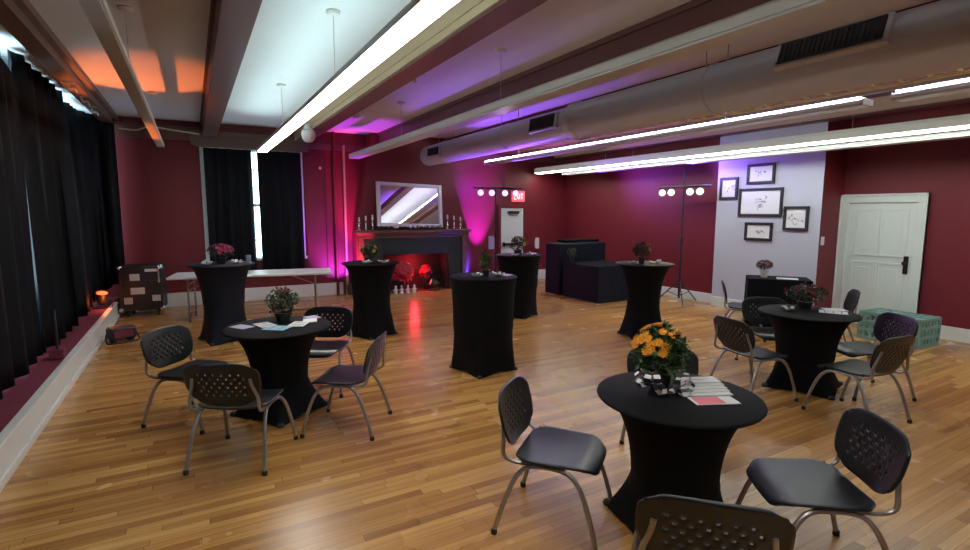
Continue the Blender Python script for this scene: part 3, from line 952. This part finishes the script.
for i, (nm, x, y, z, r) in enumerate((
        ('left of the pink flowers on the navy table', 0.14, 7.76, 1.045, 0.075), ('right of the pink flowers on the navy table', 0.49, 7.8, 1.045, 0.085),
        ('before the round plant on the table left of the fireplace', 2.06, 7.0, 1.04, 0.08), ('right of the round plant on the table left of the fireplace', 2.29, 6.98, 1.04, 0.08),
        ('left of the narrow plant on the middle table', 2.67, 4.9, 1.05, 0.07), ('right of the narrow plant on the middle table', 2.91, 4.86, 1.05, 0.075),
        ('left of the ochre flowers on the table before the exit door', 4.58, 7.1, 1.04, 0.07), ('right of the ochre flowers on the table before the exit door', 4.86, 7.06, 1.04, 0.08),
        ('left of the brown plant on the narrow waisted table', 5.3, 5.24, 1.04, 0.06), ('right of the brown plant on the narrow waisted table', 5.60, 5.1, 1.04, 0.085),
        ('left of the red flowers on the right table', 5.23, 3.0, 0.76, 0.075))):
    crumple('white ribbon bow ' + nm, x, y, z, r, 50 + i)
leaflet('lilac leaflet at the right rim of the middle straight sided table', 2.99, 4.88, 1.051, 0.5, 'paperp', 0.12, 0.16, 0, 'papers on the tall tables')
t = thing('drinking_cup', 'clear bluish cup at the right rim of the navy table', 'cup', (0.64, 7.74, 1.045))
MB().lathe([(0.028, 0), (0.036, 0.11), (0.034, 0.11), (0.026, 0.004)], 18).build('cup_body', 'cup', t)


# ---------------------------------------------------------------- chairs
def shell(nu, nv, fn, hole=None):
    vs, fs = [], []
    for j in range(nv + 1):
        for i in range(nu + 1):
            vs.append(fn(2 * i / nu - 1, 2 * j / nv - 1))
    for j in range(nv):
        for i in range(nu):
            if hole and hole(i, j):
                continue
            a = j * (nu + 1) + i
            fs.append((a, a + 1, a + nu + 2, a + nu + 1))
    return MB().add(vs, fs)


def rs(u, v, k=0.24):
    """square to rounded square"""
    return u * math.sqrt(1 - k * v ** 8), v * math.sqrt(1 - k * u ** 8)


def make_chair():
    t = thing('stacking_chair', 'x', 'chair')

    def seat_fn(u, v):
        a, b = rs(u, v, 0.3)
        x = a * (0.225 - 0.012 * b)
        y = 0.02 + b * 0.215
        z = 0.447 - 0.012 * (1 - a * a) * (1 - 0.4 * b) + 0.008 * max(0, -b) ** 2
        if b > 0.55:
            z -= 0.05 * ((b - 0.55) / 0.45) ** 2
        return (x, y, z)

    s = shell(20, 20, seat_fn).build('seat', 'shell', t, solid=0.014, ang=70)
    bv = s.modifiers.new('bevel', 'BEVEL')
    bv.width, bv.segments, bv.limit_method = 0.004, 2, 'ANGLE'

    us = []
    NU, NV = 37, 21

    def warp(i, n):            # holes narrower than the bars between them
        k, f = divmod(i, 2)
        return (k * 2 + (1.06 if f else 0)) / n

    def back_fn(u, v):
        a, b = rs(u, v, 0.34)
        hw = 0.238 - 0.05 * max(0, -b) ** 1.5
        x = a * hw
        zc = 0.632
        z = zc + b * 0.15 + 0.012 * (1 - a * a) * b
        y = -0.232 - 0.035 * b - 0.028 * (1 - a * a)
        return (x, y, z)

    def hole(i, j):
        if not (7 <= i <= NU - 8 and 5 <= j <= NV - 5):
            return False
        return i % 2 == 1 and j % 2 == 1 and ((i // 2 + j // 2) % 2 == 0)

    b = shell(NU, NV, back_fn, hole).build('backrest', 'shell', t, solid=0.011, ang=70)
    for sx in (-1, 1):
        front = spline([(sx * 0.2, 0.0, 0.418), (sx * 0.205, 0.07, 0.416), (sx * 0.212, 0.125, 0.39), (sx * 0.225, 0.175, 0.31), (sx * 0.24, 0.225, 0.15), (sx * 0.25, 0.255, 0.012)], 4)
        rear = spline([(sx * 0.2, 0.0, 0.418), (sx * 0.205, -0.08, 0.416), (sx * 0.212, -0.135, 0.39), (sx * 0.225, -0.185, 0.31), (sx * 0.24, -0.24, 0.15), (sx * 0.25, -0.275, 0.012)], 4)
        for p in (front, rear):
            lg = MB().tube(p, 0.0125, 10).build('leg', 'tube', t)
            e = p[-1]
            MB().lathe([(0.015, 0.0), (0.017, 0.004), (0.016, 0.03), (0.0125, 0.034)], 10, T(e.x, e.y, 0.0)).build('foot_cap', 'rubber', lg)
        MB().tube(spline([(sx * 0.19, 0.06, 0.424), (sx * 0.2, -0.1, 0.424), (sx * 0.212, -0.19, 0.43), (sx * 0.219, -0.235, 0.465), (sx * 0.215, -0.238, 0.54), (sx * 0.19, -0.25, 0.62), (sx * 0.18, -0.262, 0.68)], 4), 0.0105, 10).build('back_support', 'tube', t)
    for yy in (0.07, -0.08):
        MB().tube([(-0.2, yy, 0.416), (0.2, yy, 0.416)], 0.009, 8).build('crossbar', 'tube', t)
    return t


chair0 = make_chair()
G1, G2, G3 = 'chairs around the left table', 'chairs around the front table', 'chairs around the right table'
CH = [
    (-0.05, 4.88, 228, 'chair left of the left table, backrest toward the stage', G1),
    (0.24, 3.95, 330, 'chair on the near side of the left table, perforated back to the viewer', G1),
    (1.02, 4.12, 56, 'chair right of the left table, seen from its side', G1),
    (1.04, 5.15, 150, 'chair behind the left table, facing the viewer, partly hidden', G1),
    (1.73, 2.22, 219, 'chair left of the front table, its seat turned to the viewer', G2),
    (2.79, 2.37, 143, 'chair mostly hidden behind the front table and orange flowers', G2),
    (1.69, 1.25, 314, 'chair at the bottom edge of the view, its back cut off', G2),
    (2.58, 1.31, 54, 'large near chair at the lower right, facing the front table', G2),
    (4.62, 2.95, 257, 'chair left of the right table, perforated back toward the viewer', G3),
    (4.91, 2.19, 354, 'chair on the near side of the right table, its back overlapping the next chair', G3),
    (5.68, 2.47, 60, 'chair right of the right table, nearest the green crate', G3),
    (7.16, 3.6, 38, 'small distant chair just before the white panelled door', None),
    (5.58, 3.37, 140, 'dark chair behind the right table, partly hidden by it', G3),
    (6.75, 4.5, 216, 'distant chair before the grey wall, its thin back seen edge on', None),
]
for i, (x, y, dg, lab, g) in enumerate(CH):
    o = chair0 if i == 0 else copy_tree(chair0)
    o.location = (x, y, 0)
    o.rotation_euler = (0, 0, R(dg))
    o.scale = (1.06, 1.05, 0.97) if i != 6 else (1.06, 1.08, 1.0)
    o['label'] = lab
    if g:
        o['group'] = g

# ---------------------------------------------------------------- furniture by the walls
# long white folding table under the far window
t = thing('folding_table', 'long white folding table under the far window', 'table', (0.86, 9.35, 0), R(-10))
MB().box(-1.22, 1.22, -0.36, 0.36, 0.70, 0.742).build('table_top', 'tablew', t, bevel=0.012)
for sx in (-1, 1):
    mb = MB().tube([(sx * 0.95, -0.27, 0.7), (sx * 0.95, -0.27, 0.01), ], 0.014).build('leg', 'tube', t)
    mb = MB().tube([(sx * 0.95, 0.27, 0.7), (sx * 0.95, 0.27, 0.01)], 0.014).build('leg', 'tube', t)
    MB().tube([(sx * 0.95, -0.27, 0.12), (sx * 0.95, 0.27, 0.12)], 0.01).tube([(sx * 0.95, -0.27, 0.6), (sx * 0.95, 0.27, 0.6)], 0.01).tube([(sx * 0.95, 0, 0.5), (sx * 0.5, 0, 0.7)], 0.009).tube([(sx * 0.95, -0.2, 0.5), (sx * 0.95, 0.2, 0.5)], 0.009).build('leg_brace', 'tube', t)

# DJ booth: tall draped facade and low draped table in front of it
dj = thing('draped_booth', 'tall black draped booth in the corner by the far right wall', 'booth', (7.33, 8.92, 0))
MB().box(-0.66, 0.62, -0.26, 0.25, 0, 1.09).build('fabric_front', 'clothn', dj, bevel=0.03)
MB().box(-0.35, 0.6, -0.05, 0.25, 1.09, 1.15).build('upper_ledge', 'cloth', dj, bevel=0.02)
djt = thing('draped_table', 'low black draped table before the tall booth', 'table', (7.27, 8.06, 0))


def cloth_box(x0, x1, y0, y1, h, seed, flare=0.02):
    rnd = random.Random(seed)
    pts = []
    n = 22
    for (a, b) in (((x0, y0), (x1, y0)), ((x1, y0), (x1, y1)), ((x1, y1), (x0, y1)), ((x0, y1), (x0, y0))):
        for k in range(n):
            pts.append((a[0] + (b[0] - a[0]) * k / n, a[1] + (b[1] - a[1]) * k / n))
    N = len(pts)
    cx, cyy = (x0 + x1) / 2, (y0 + y1) / 2
    vs, fs = [], []
    ph = [rnd.uniform(-1, 1) for _ in range(N)]
    for j in range(9):
        v = j / 8
        for i, (px, py) in enumerate(pts):
            dx_, dy_ = px - cx, py - cyy
            l = math.hypot(dx_, dy_)
            o = flare * v * (0.6 + 0.5 * ph[i])
            vs.append((px + dx_ / l * o, py + dy_ / l * o, h - (h - 0.005) * v))
    for j in range(8):
        for i in range(N):
            fs.append((j * N + i, (j + 1) * N + i, (j + 1) * N + (i + 1) % N, j * N + (i + 1) % N))
    fs.append(tuple(range(N)))
    return MB().add(vs, fs)


cloth_box(-0.55, 0.55, -0.56, 0.55, 0.70, 5).build('table_drape', 'clothn', djt, ang=40)
MB().box(-0.54, 0.54, -0.55, 0.54, 0.695, 0.708).build('table_top', 'cloth', djt, bevel=0.005)
plant('small pale green plant on the low black table against the tall booth', (6.84, 8.46, 0.708), 0.09, 0.1, 'leaf', 'yellow', 4, 0.03, 0.05, 0.12, 'pot', 21, 140)

# small black draped table before the grey wall
bt = thing('draped_table', 'small black draped table before the grey wall', 'table', (7.72, 4.62, 0), R(-52))
cloth_box(-0.42, 0.42, -0.26, 0.26, 0.755, 6).build('table_drape', 'cloth', bt, ang=40)
MB().box(-0.415, 0.415, -0.255, 0.255, 0.75, 0.763).build('table_top', 'cloth', bt, bevel=0.005)
plant('dark red plant in a white pot on the small black table', (7.62, 4.78, 0.763), 0.10, 0.08, 'leafd', 'wine', 14, 0.04, 0.06, 0.11, 'potw', 22, 150)
leaflet('white sheet on the small black table', 7.72, 4.48, 0.764, 0.6, 'paper', 0.2, 0.28, 0, 'papers on the small black table')

# framed drawings
gf = 'framed drawings on the grey wall'
rnd = random.Random(12)
for lab, ya, za, yb_, zb in (
        ('leftmost framed drawing, tall and black framed, on the grey wall', 6.24, 2.37, 5.88, 1.98),
        ('topmost framed drawing on the grey wall', 5.72, 2.57, 5.22, 2.23),
        ('largest framed drawing in the middle of the grey wall', 5.85, 2.16, 5.06, 1.68),
        ('rightmost framed drawing on the grey wall', 5.03, 1.85, 4.63, 1.46),
        ('lowest framed drawing on the grey wall', 5.70, 1.58, 5.2, 1.27)):
    cyy, cz, hw, hh = (ya + yb_) / 2, (za + zb) / 2, (ya - yb_) / 2, (za - zb) / 2
    t = thing('framed_drawing', lab, 'picture', (PX, cyy, cz), group=gf)
    f = 0.045
    MB().box(-0.03, 0, -hw, hw, hh - f, hh).box(-0.03, 0, -hw, hw, -hh, -hh + f).box(-0.03, 0, -hw, -hw + f, -hh + f, hh - f).box(-0.03, 0, hw - f, hw, -hh + f, hh - f).build('frame', 'blackp', t, bevel=0.004)
    MB().box(-0.012, -0.001, -hw + f, hw - f, -hh + f, hh - f).build('paper_sheet', 'paper', t, smooth=False)
    mb = MB()
    for k in range(7):
        y0, z0 = rnd.uniform(-0.45, 0.45) * hw, rnd.uniform(-0.3, 0.3) * hh
        pts = [(-0.0135, y0, z0)]
        for q in range(5):
            y0 += rnd.uniform(-0.12, 0.16) * hw
            z0 += rnd.uniform(-0.14, 0.14) * hh
            pts.append((-0.0135, y0, z0))
        mb.tube(spline(pts, 3), 0.003, 5)
    mb.build('pencil_sketch', 'ink', t)
t = thing('light_switch', 'white light switch on the red edge beside the grey wall', 'switch', (8.55, PY0, 1.31))
MB().box(-0.045, 0.045, -0.008, 0, -0.065, 0.065).build('plate', 'switch', t, bevel=0.003)
MB().box(-0.012, 0.012, -0.016, -0.008, -0.025, 0.025).build('rocker', 'paper', t)

# green plastic crate on the right
t = thing('plastic_crate', 'green slatted plastic crate on the floor by the right wall', 'crate', (8.36, 3.29, 0), R(86))
W2, D2, H2 = 0.36, 0.24, 0.36
for sy2 in (-1, 1):
    mb = MB()
    for k in range(11):
        x = -W2 + 2 * W2 * k / 10
        mb.box(x - 0.016, x + 0.016, sy2 * D2 - 0.008, sy2 * D2 + 0.008, 0, H2)
    for z in (0.02, 0.13, 0.25, H2):
        mb.box(-W2, W2, sy2 * D2 - 0.012, sy2 * D2 + 0.012, z - 0.02, z + 0.02)
    mb.build('long_side', 'crate', t)
for sx in (-1, 1):
    mb = MB()
    for k in range(7):
        y = -D2 + 2 * D2 * k / 6
        mb.box(sx * W2 - 0.008, sx * W2 + 0.008, y - 0.016, y + 0.016, 0, H2)
    for z in (0.02, 0.13, 0.25, H2):
        mb.box(sx * W2 - 0.012, sx * W2 + 0.012, -D2, D2, z - 0.02, z + 0.02)
    mb.build('short_side', 'crate', t)
MB().box(-W2, W2, -D2, D2, 0.0, 0.02).build('bottom', 'crate', t)
mb = MB()
for k in range(9):
    x = -W2 + 2 * W2 * k / 8
    mb.box(x - 0.015, x + 0.015, -D2, D2, H2 - 0.004, H2 + 0.012)
for k in range(6):
    y = -D2 + 2 * D2 * k / 5
    mb.box(-W2, W2, y - 0.015, y + 0.015, H2 - 0.002, H2 + 0.014)
mb.build('lid_grid', 'crate', t)

# road case in the far left corner
t = thing('road_case', 'black road case with worn white stickers in the far left corner', 'case', (-0.78, 10.5, 0), R(-6))
MB().box(-0.29, 0.29, -0.26, 0.26, 0.10, 0.84).build('body', 'case', t, bevel=0.012)
mb = MB().box(-0.295, 0.295, -0.265, 0.265, 0.58, 0.60)
for sx in (-1, 1):
    mb.box(sx * 0.29 - 0.012, sx * 0.29 + 0.012, -0.272, -0.24, 0.10, 0.84)
mb.build('edge_strip', 'blackm', t)
for (x, z) in ((-0.29, 0.82), (0.29, 0.82), (-0.29, 0.12), (0.29, 0.12)):
    MB().lathe([(0.0, 0.045), (0.03, 0.035), (0.045, 0.0)], 12, T(x, -0.26, z, 0, R(90)), cap=False).build('ball_corner', 'chrome', t)
for (x, z, ww, hh) in ((-0.08, 0.66, 0.07, 0.055), (-0.05, 0.43, 0.10, 0.055), (-0.19, 0.27, 0.06, 0.055), (0.21, 0.30, 0.06, 0.05), (0.17, 0.77, 0.1, 0.022)):
    MB().box(x - ww, x + ww, -0.264, -0.261, z - hh, z + hh).build('sticker', 'sticker', t, smooth=False)
MB().box(0.25, 0.28, -0.268, -0.262, 0.56, 0.8).build('metal_latch', 'chrome', t)
for (x, y) in ((-0.22, -0.19), (0.22, -0.19), (-0.22, 0.19), (0.22, 0.19)):
    MB().lathe([(0.045, -0.02), (0.05, -0.015), (0.05, 0.015), (0.045, 0.02)], 14, T(x, y, 0.05, 0, 0, R(90))).box(x - 0.025, x + 0.025, y - 0.03, y + 0.03, 0.06, 0.1).build('caster', 'rubber', t)

# small stage light lying on the floor by the stage
t = thing('floor_spotlight', 'small black spotlight on the floor at the stage edge', 'stage light', (-0.92, 8.35, 0), R(25))
MB().box(-0.15, 0.15, -0.1, 0.1, 0.05, 0.2).build('body', 'blackp', t, bevel=0.02)
MB().tube(spline([(-0.17, 0, 0.13), (-0.19, -0.03, 0.05), (-0.16, -0.1, 0.0121), (0.16, -0.1, 0.0121), (0.19, -0.03, 0.05), (0.17, 0, 0.13)]), 0.012, 8).build('yoke', 'blackm', t)
MB().box(-0.11, 0.11, -0.104, -0.1, 0.08, 0.17).build('lens', 'maroon', t)
MB().box(-0.12, -0.08, -0.08, 0.08, 0, 0.05).box(0.08, 0.12, -0.08, 0.08, 0, 0.05).build('foot', 'blackp', t)
MB().box(-0.13, 0.13, -0.09, 0.09, 0.2, 0.21).build('top_plate', 'mantel', t)

# dark block and post on the stage
t = thing('post_block', 'dark red weight block with a post on the stage carpet', 'weight', (-1.28, 6.65, 0.25))
MB().box(-0.06, 0.06, -0.06, 0.06, 0, 0.1).build('block', 'maroon', t, bevel=0.006)
MB().tube([(0, 0, 0.1), (0, 0, 0.5)], 0.015).build('post', 'blackm', t)


# par cans
def parcan(label, loc, aim, lens, r=0.085, L=0.2, base=True, group='coloured uplights'):
    """can lamp standing on a yoke, mouth along aim"""
    t = thing('uplight', label, 'stage light', loc, group=group)
    d = Vector(aim).normalized()
    q = d.to_track_quat('Z', 'Y').to_matrix().to_4x4()
    m = Matrix.Translation((0, 0, 0.17)) @ q @ Matrix.Translation((0, 0, -L / 2))
    MB().lathe([(r * 0.55, 0), (r * 0.9, L * 0.3), (r, L * 0.5), (r, L), (r * 0.9, L), (r * 0.88, L * 0.9)], 20, m, cap=False).lathe([(0.001, 0), (r * 0.55, 0)], 20, m, cap=False).build('can', 'blackm', t)
    MB().lathe([(0.001, L * 0.9), (r * 0.88, L * 0.9)], 20, m, cap=False).build('lens', lens, t)
    MB().tube([(-0.12, 0, 0.17), (-0.12, 0, 0.012), (0.12, 0, 0.012), (0.12, 0, 0.17)], 0.01, 8).build('yoke', 'blackm', t)
    return t, Vector(loc) + Vector((0, 0, 0.17)) + d * (L * 0.42)


t, p = parcan('red glowing lamp on the stage carpet at the curtain foot', (-1.28, 9.75, 0.25), (0.12, -0.45, 1), 'lensO')
spot('orange_beam', p, (-0.45, 7.7, ZC), (1.0, 0.20, 0.04), 420, 30, 0.6, 0.03)
d = bpy.data.lights.new('orange_spill', 'POINT')
d.color, d.energy, d.shadow_soft_size = (1.0, 0.16, 0.03), 1.2, 0.05
o = bpy.data.objects.new('orange_spill', d)
COL.objects.link(o)
o.location = (-1.22, 9.6, 0.36)
t, p = parcan('uplight left of the fireplace, violet and red', (2.72, 10.35, 0), (0.05, 0.3, 1), 'lensV')
spot('violet_beam', p, (2.6, 11.0, 0.9), (0.5, 0.05, 1.0), 190, 80, 0.8, 0.04)
spot('pink_beam', p + Vector((0.1, 0, 0)), (3.05, 10.9, 2.0), (1.0, 0.06, 0.20), 230, 42, 0.7, 0.04)
t, p = parcan('uplight right of the fireplace, magenta on the wall', (5.95, 10.5, 0), (-0.02, 0.3, 1), 'lensV')
spot('magenta_beam', p, (5.98, 11.0, 1.9), (0.34, 0.02, 1.0), 1100, 40, 0.8, 0.04)
spot('blue_beam', p + Vector((-0.1, 0, 0)), (5.35, 10.9, 0.6), (0.08, 0.05, 1.0), 130, 90, 0.8, 0.04)
spot('ceiling_violet_beam', p + Vector((0, 0, 0.02)), (4.5, 7.3, ZC), (0.28, 0.08, 1.0), 700, 44, 0.9, 0.05)
spot('ceiling_magenta_beam', (2.72, 10.3, 0.32), (2.85, 9.9, ZC), (0.7, 0.03, 1.0), 160, 40, 0.8, 0.05)

# red lit bouquet and fire inside the fireplace
plant('big bouquet tinted by red light inside the fireplace opening', (3.90, 10.66, 0.012), 0.24, 0.22, 'redlitf', 'redlitf', 80, 0.075, 0.09, 0.24, 'pot', 33, 900, group=None, name='bouquet', size=0.08)
t, p = parcan('red glowing lamp before the right side of the fireplace opening', (4.62, 10.50, 0.0), (-0.9, 0.2, 0.35), 'lensR')
spot('red_beam', p, (3.9, 10.74, 0.45), (1.0, 0.08, 0.13), 130, 42, 0.6, 0.04)
d = bpy.data.lights.new('fire_glow', 'POINT')
d.color, d.energy, d.shadow_soft_size = (1.0, 0.03, 0.05), 9, 0.06
o = bpy.data.objects.new('fire_glow', d)
COL.objects.link(o)
o.location = (4.22, 10.72, 0.62)
plant('small red lit bunch of flowers at the right inside the fireplace opening', (4.55, 10.82, 0.012), 0.11, 0.16, 'redlitf', 'redlitf', 20, 0.06, 0.06, 0.24, 'pot', 35, 160, group=None, name='bouquet', size=0.06)
for k, x in enumerate((3.70, 3.83, 3.98, 4.12)):
    t = thing('white_figurine', '%s small white ornament on the floor before the fireplace' % ('leftmost', 'second from left', 'third from left', 'rightmost')[k], 'ornament', (x, 10.45, 0), group='white ornaments before the fireplace')
    MB().lathe([(0.045, 0), (0.05, 0.02), (0.03, 0.06), (0.035, 0.10), (0.02, 0.13), (0.028, 0.16), (0.004, 0.19)], 14).build('body', 'ribbonw', t)
    MB().box(-0.055, 0.055, -0.01, 0.01, 0.07, 0.1).build('arms', 'ribbonw', t, bevel=0.006)


# ---------------------------------------------------------------- stage light stands
def light_stand(label, x, y, along, zbar, half, offs, lens, pole_top, px=0.0, tilt=(0, 0), tr=0.42):
    """tripod pole with a cross bar of four par lamps; along = bar direction"""
    t = thing('light_stand', label, 'light stand', (x, y, 0))
    MB().tube([(0, 0, 0.08), (0, 0, 1.2)], 0.024, 12).tube([(0, 0, 1.2), (0, 0, pole_top)], 0.018, 12).build('pole', 'blackm', t)
    MB().lathe([(0.035, 1.17), (0.035, 1.24)], 12).build('collar', 'blackp', t)
    for k in range(3):
        a = R(20 + 120 * k) + math.atan2(along[1], along[0])
        e = Vector((math.cos(a), math.sin(a), 0))
        lg = MB().tube([e * 0.02 + Vector((0, 0, 0.42)), e * tr + Vector((0, 0, 0.015))], 0.012, 8).build('leg', 'blackm', t)
        MB().tube([Vector((0, 0, 0.12)), e * tr * 0.55 + Vector((0, 0, 0.2))], 0.008, 6).build('brace', 'blackm', lg)
    D = Vector((along[0], along[1], 0))
    MB().tube([D * (px - half) + Vector((0, 0, zbar + 0.1)), D * (px + half) + Vector((0, 0, zbar + 0.1))], 0.02, 10).build('crossbar', 'blackm', t)
    for q in offs:
        c = D * q + Vector((0, 0, zbar))
        dr = Vector((-x + tilt[0], -y + tilt[1], 0)).normalized() * 1.0 + Vector((0, 0, -0.12))
        m = Matrix.Translation(c) @ dr.to_track_quat('Z', 'Y').to_matrix().to_4x4()
        lp = MB().lathe([(0.045, -0.1), (0.07, -0.05), (0.078, 0.0), (0.078, 0.08), (0.07, 0.08), (0.066, 0.06)], 18, m, cap=False).lathe([(0.001, -0.1), (0.045, -0.1)], 18, m, cap=False).build('lamp', 'blackm', t)
        MB().lathe([(0.001, 0.068), (0.035, 0.066), (0.068, 0.06)], 18, m, cap=False).build('lens', lens, lp)
        MB().tube([c + Vector((0, 0, 0.1)), c + Vector((0, 0, 0.06))], 0.012, 6).build('clamp', 'blackm', lp)
    return t


light_stand('black light stand with four warm yellow lamps by the far right wall', 8.22, 6.86, (0, 1), 2.14, 0.6, (0.52, 0.30, -0.14, -0.36), 'lensY', 2.62)
light_stand('black light stand with four pink lamps by the exit door', 5.9, 10.0, (1, 0), 2.17, 0.62, (-0.38, -0.1, 0.24, 0.52), 'lensP', 2.3, px=0.07)
spot('warm_beam', (8.0, 6.95, 2.14), (5.2, 5.2, 0.0), (1.0, 0.9, 0.55), 60, 70, 0.8, 0.1)
spot('pink_wash', (5.95, 9.85, 2.17), (3.5, 3.5, 0.0), (0.75, 0.4, 1.0), 45, 60, 0.8, 0.1)
spot('violet_bloom_spot', (5.95, 10.3, 2.3), (5.95, 11.0, 2.25), (0.35, 0.05, 1.0), 16, 110, 1.0, 0.1)  # added spot, imitates camera bloom round the pink lamps
spot('violet_ceiling_wash', (6.1, 9.7, 2.4), (6.7, 8.4, ZC), (0.30, 0.10, 1.0), 130, 80, 1.0, 0.1)
spot('violet_wall_wash', (7.6, 9.0, 2.4), (8.65, 8.0, 2.6), (0.35, 0.08, 1.0), 45, 120, 1.0, 0.1)
spot('violet_pier_wash', (7.9, 6.6, 2.5), (8.5, 5.9, 2.75), (0.3, 0.15, 1.0), 45, 120, 1.0, 0.1)

# exit sign
t = thing('exit_sign', 'small red EXIT sign above the white exit door', 'sign', (7.12, YB, 2.13))
MB().box(-0.18, 0.18, -0.06, 0, -0.13, 0.13).build('box', 'exitbox', t, bevel=0.005)
mb = MB()
SW = 0.014


def seg(x0, z0, x1, z1):
    a, b = Vector((x0, -0.064, z0)), Vector((x1, -0.064, z1))
    n = (b - a).normalized()
    s = Vector((-n.z, 0, n.x)) * SW / 2
    o = Vector((0, -0.004, 0))
    vs = [a - s, a + s, b + s, b - s]
    vs = vs + [v + o for v in vs]
    mb.add(vs, [(0, 1, 2, 3), (7, 6, 5, 4), (0, 4, 5, 1), (1, 5, 6, 2), (2, 6, 7, 3), (3, 7, 4, 0)])


hL = 0.065
x = -0.135
for s in ((0, -hL, 0, hL), (0, hL, 0.05, hL), (0, 0, 0.042, 0), (0, -hL, 0.05, -hL)):
    seg(x + s[0], s[1], x + s[2], s[3])
x = -0.06
seg(x, -hL, x + 0.055, hL)
seg(x, hL, x + 0.055, -hL)
seg(0.025, -hL, 0.025, hL)
seg(0.055, hL, 0.125, hL)
seg(0.09, -hL, 0.09, hL)
mb.build('lettering', 'exitlet', t, smooth=False)

# bits on the far wall
t = thing('wall_notice', 'pale notice sheet on the red wall left of the exit door', 'notice', (6.38, YB, 1.0))
MB().box(-0.09, 0.09, -0.006, 0, -0.16, 0.16).build('sheet', 'paperp', t, smooth=False)
t = thing('wall_fitting', 'pale wall telephone right of the exit door', 'fitting', (7.72, YB, 0.95))  # small pale fitting, a block with a bar at its side
MB().box(-0.05, 0.05, -0.05, 0, -0.14, 0.14).build('base', 'switch', t, bevel=0.01)
MB().tube(spline([(-0.06, -0.06, 0.12), (-0.09, -0.08, 0.06), (-0.09, -0.08, -0.06), (-0.06, -0.06, -0.12)]), 0.02, 8).build('side_bar', 'switch', t)
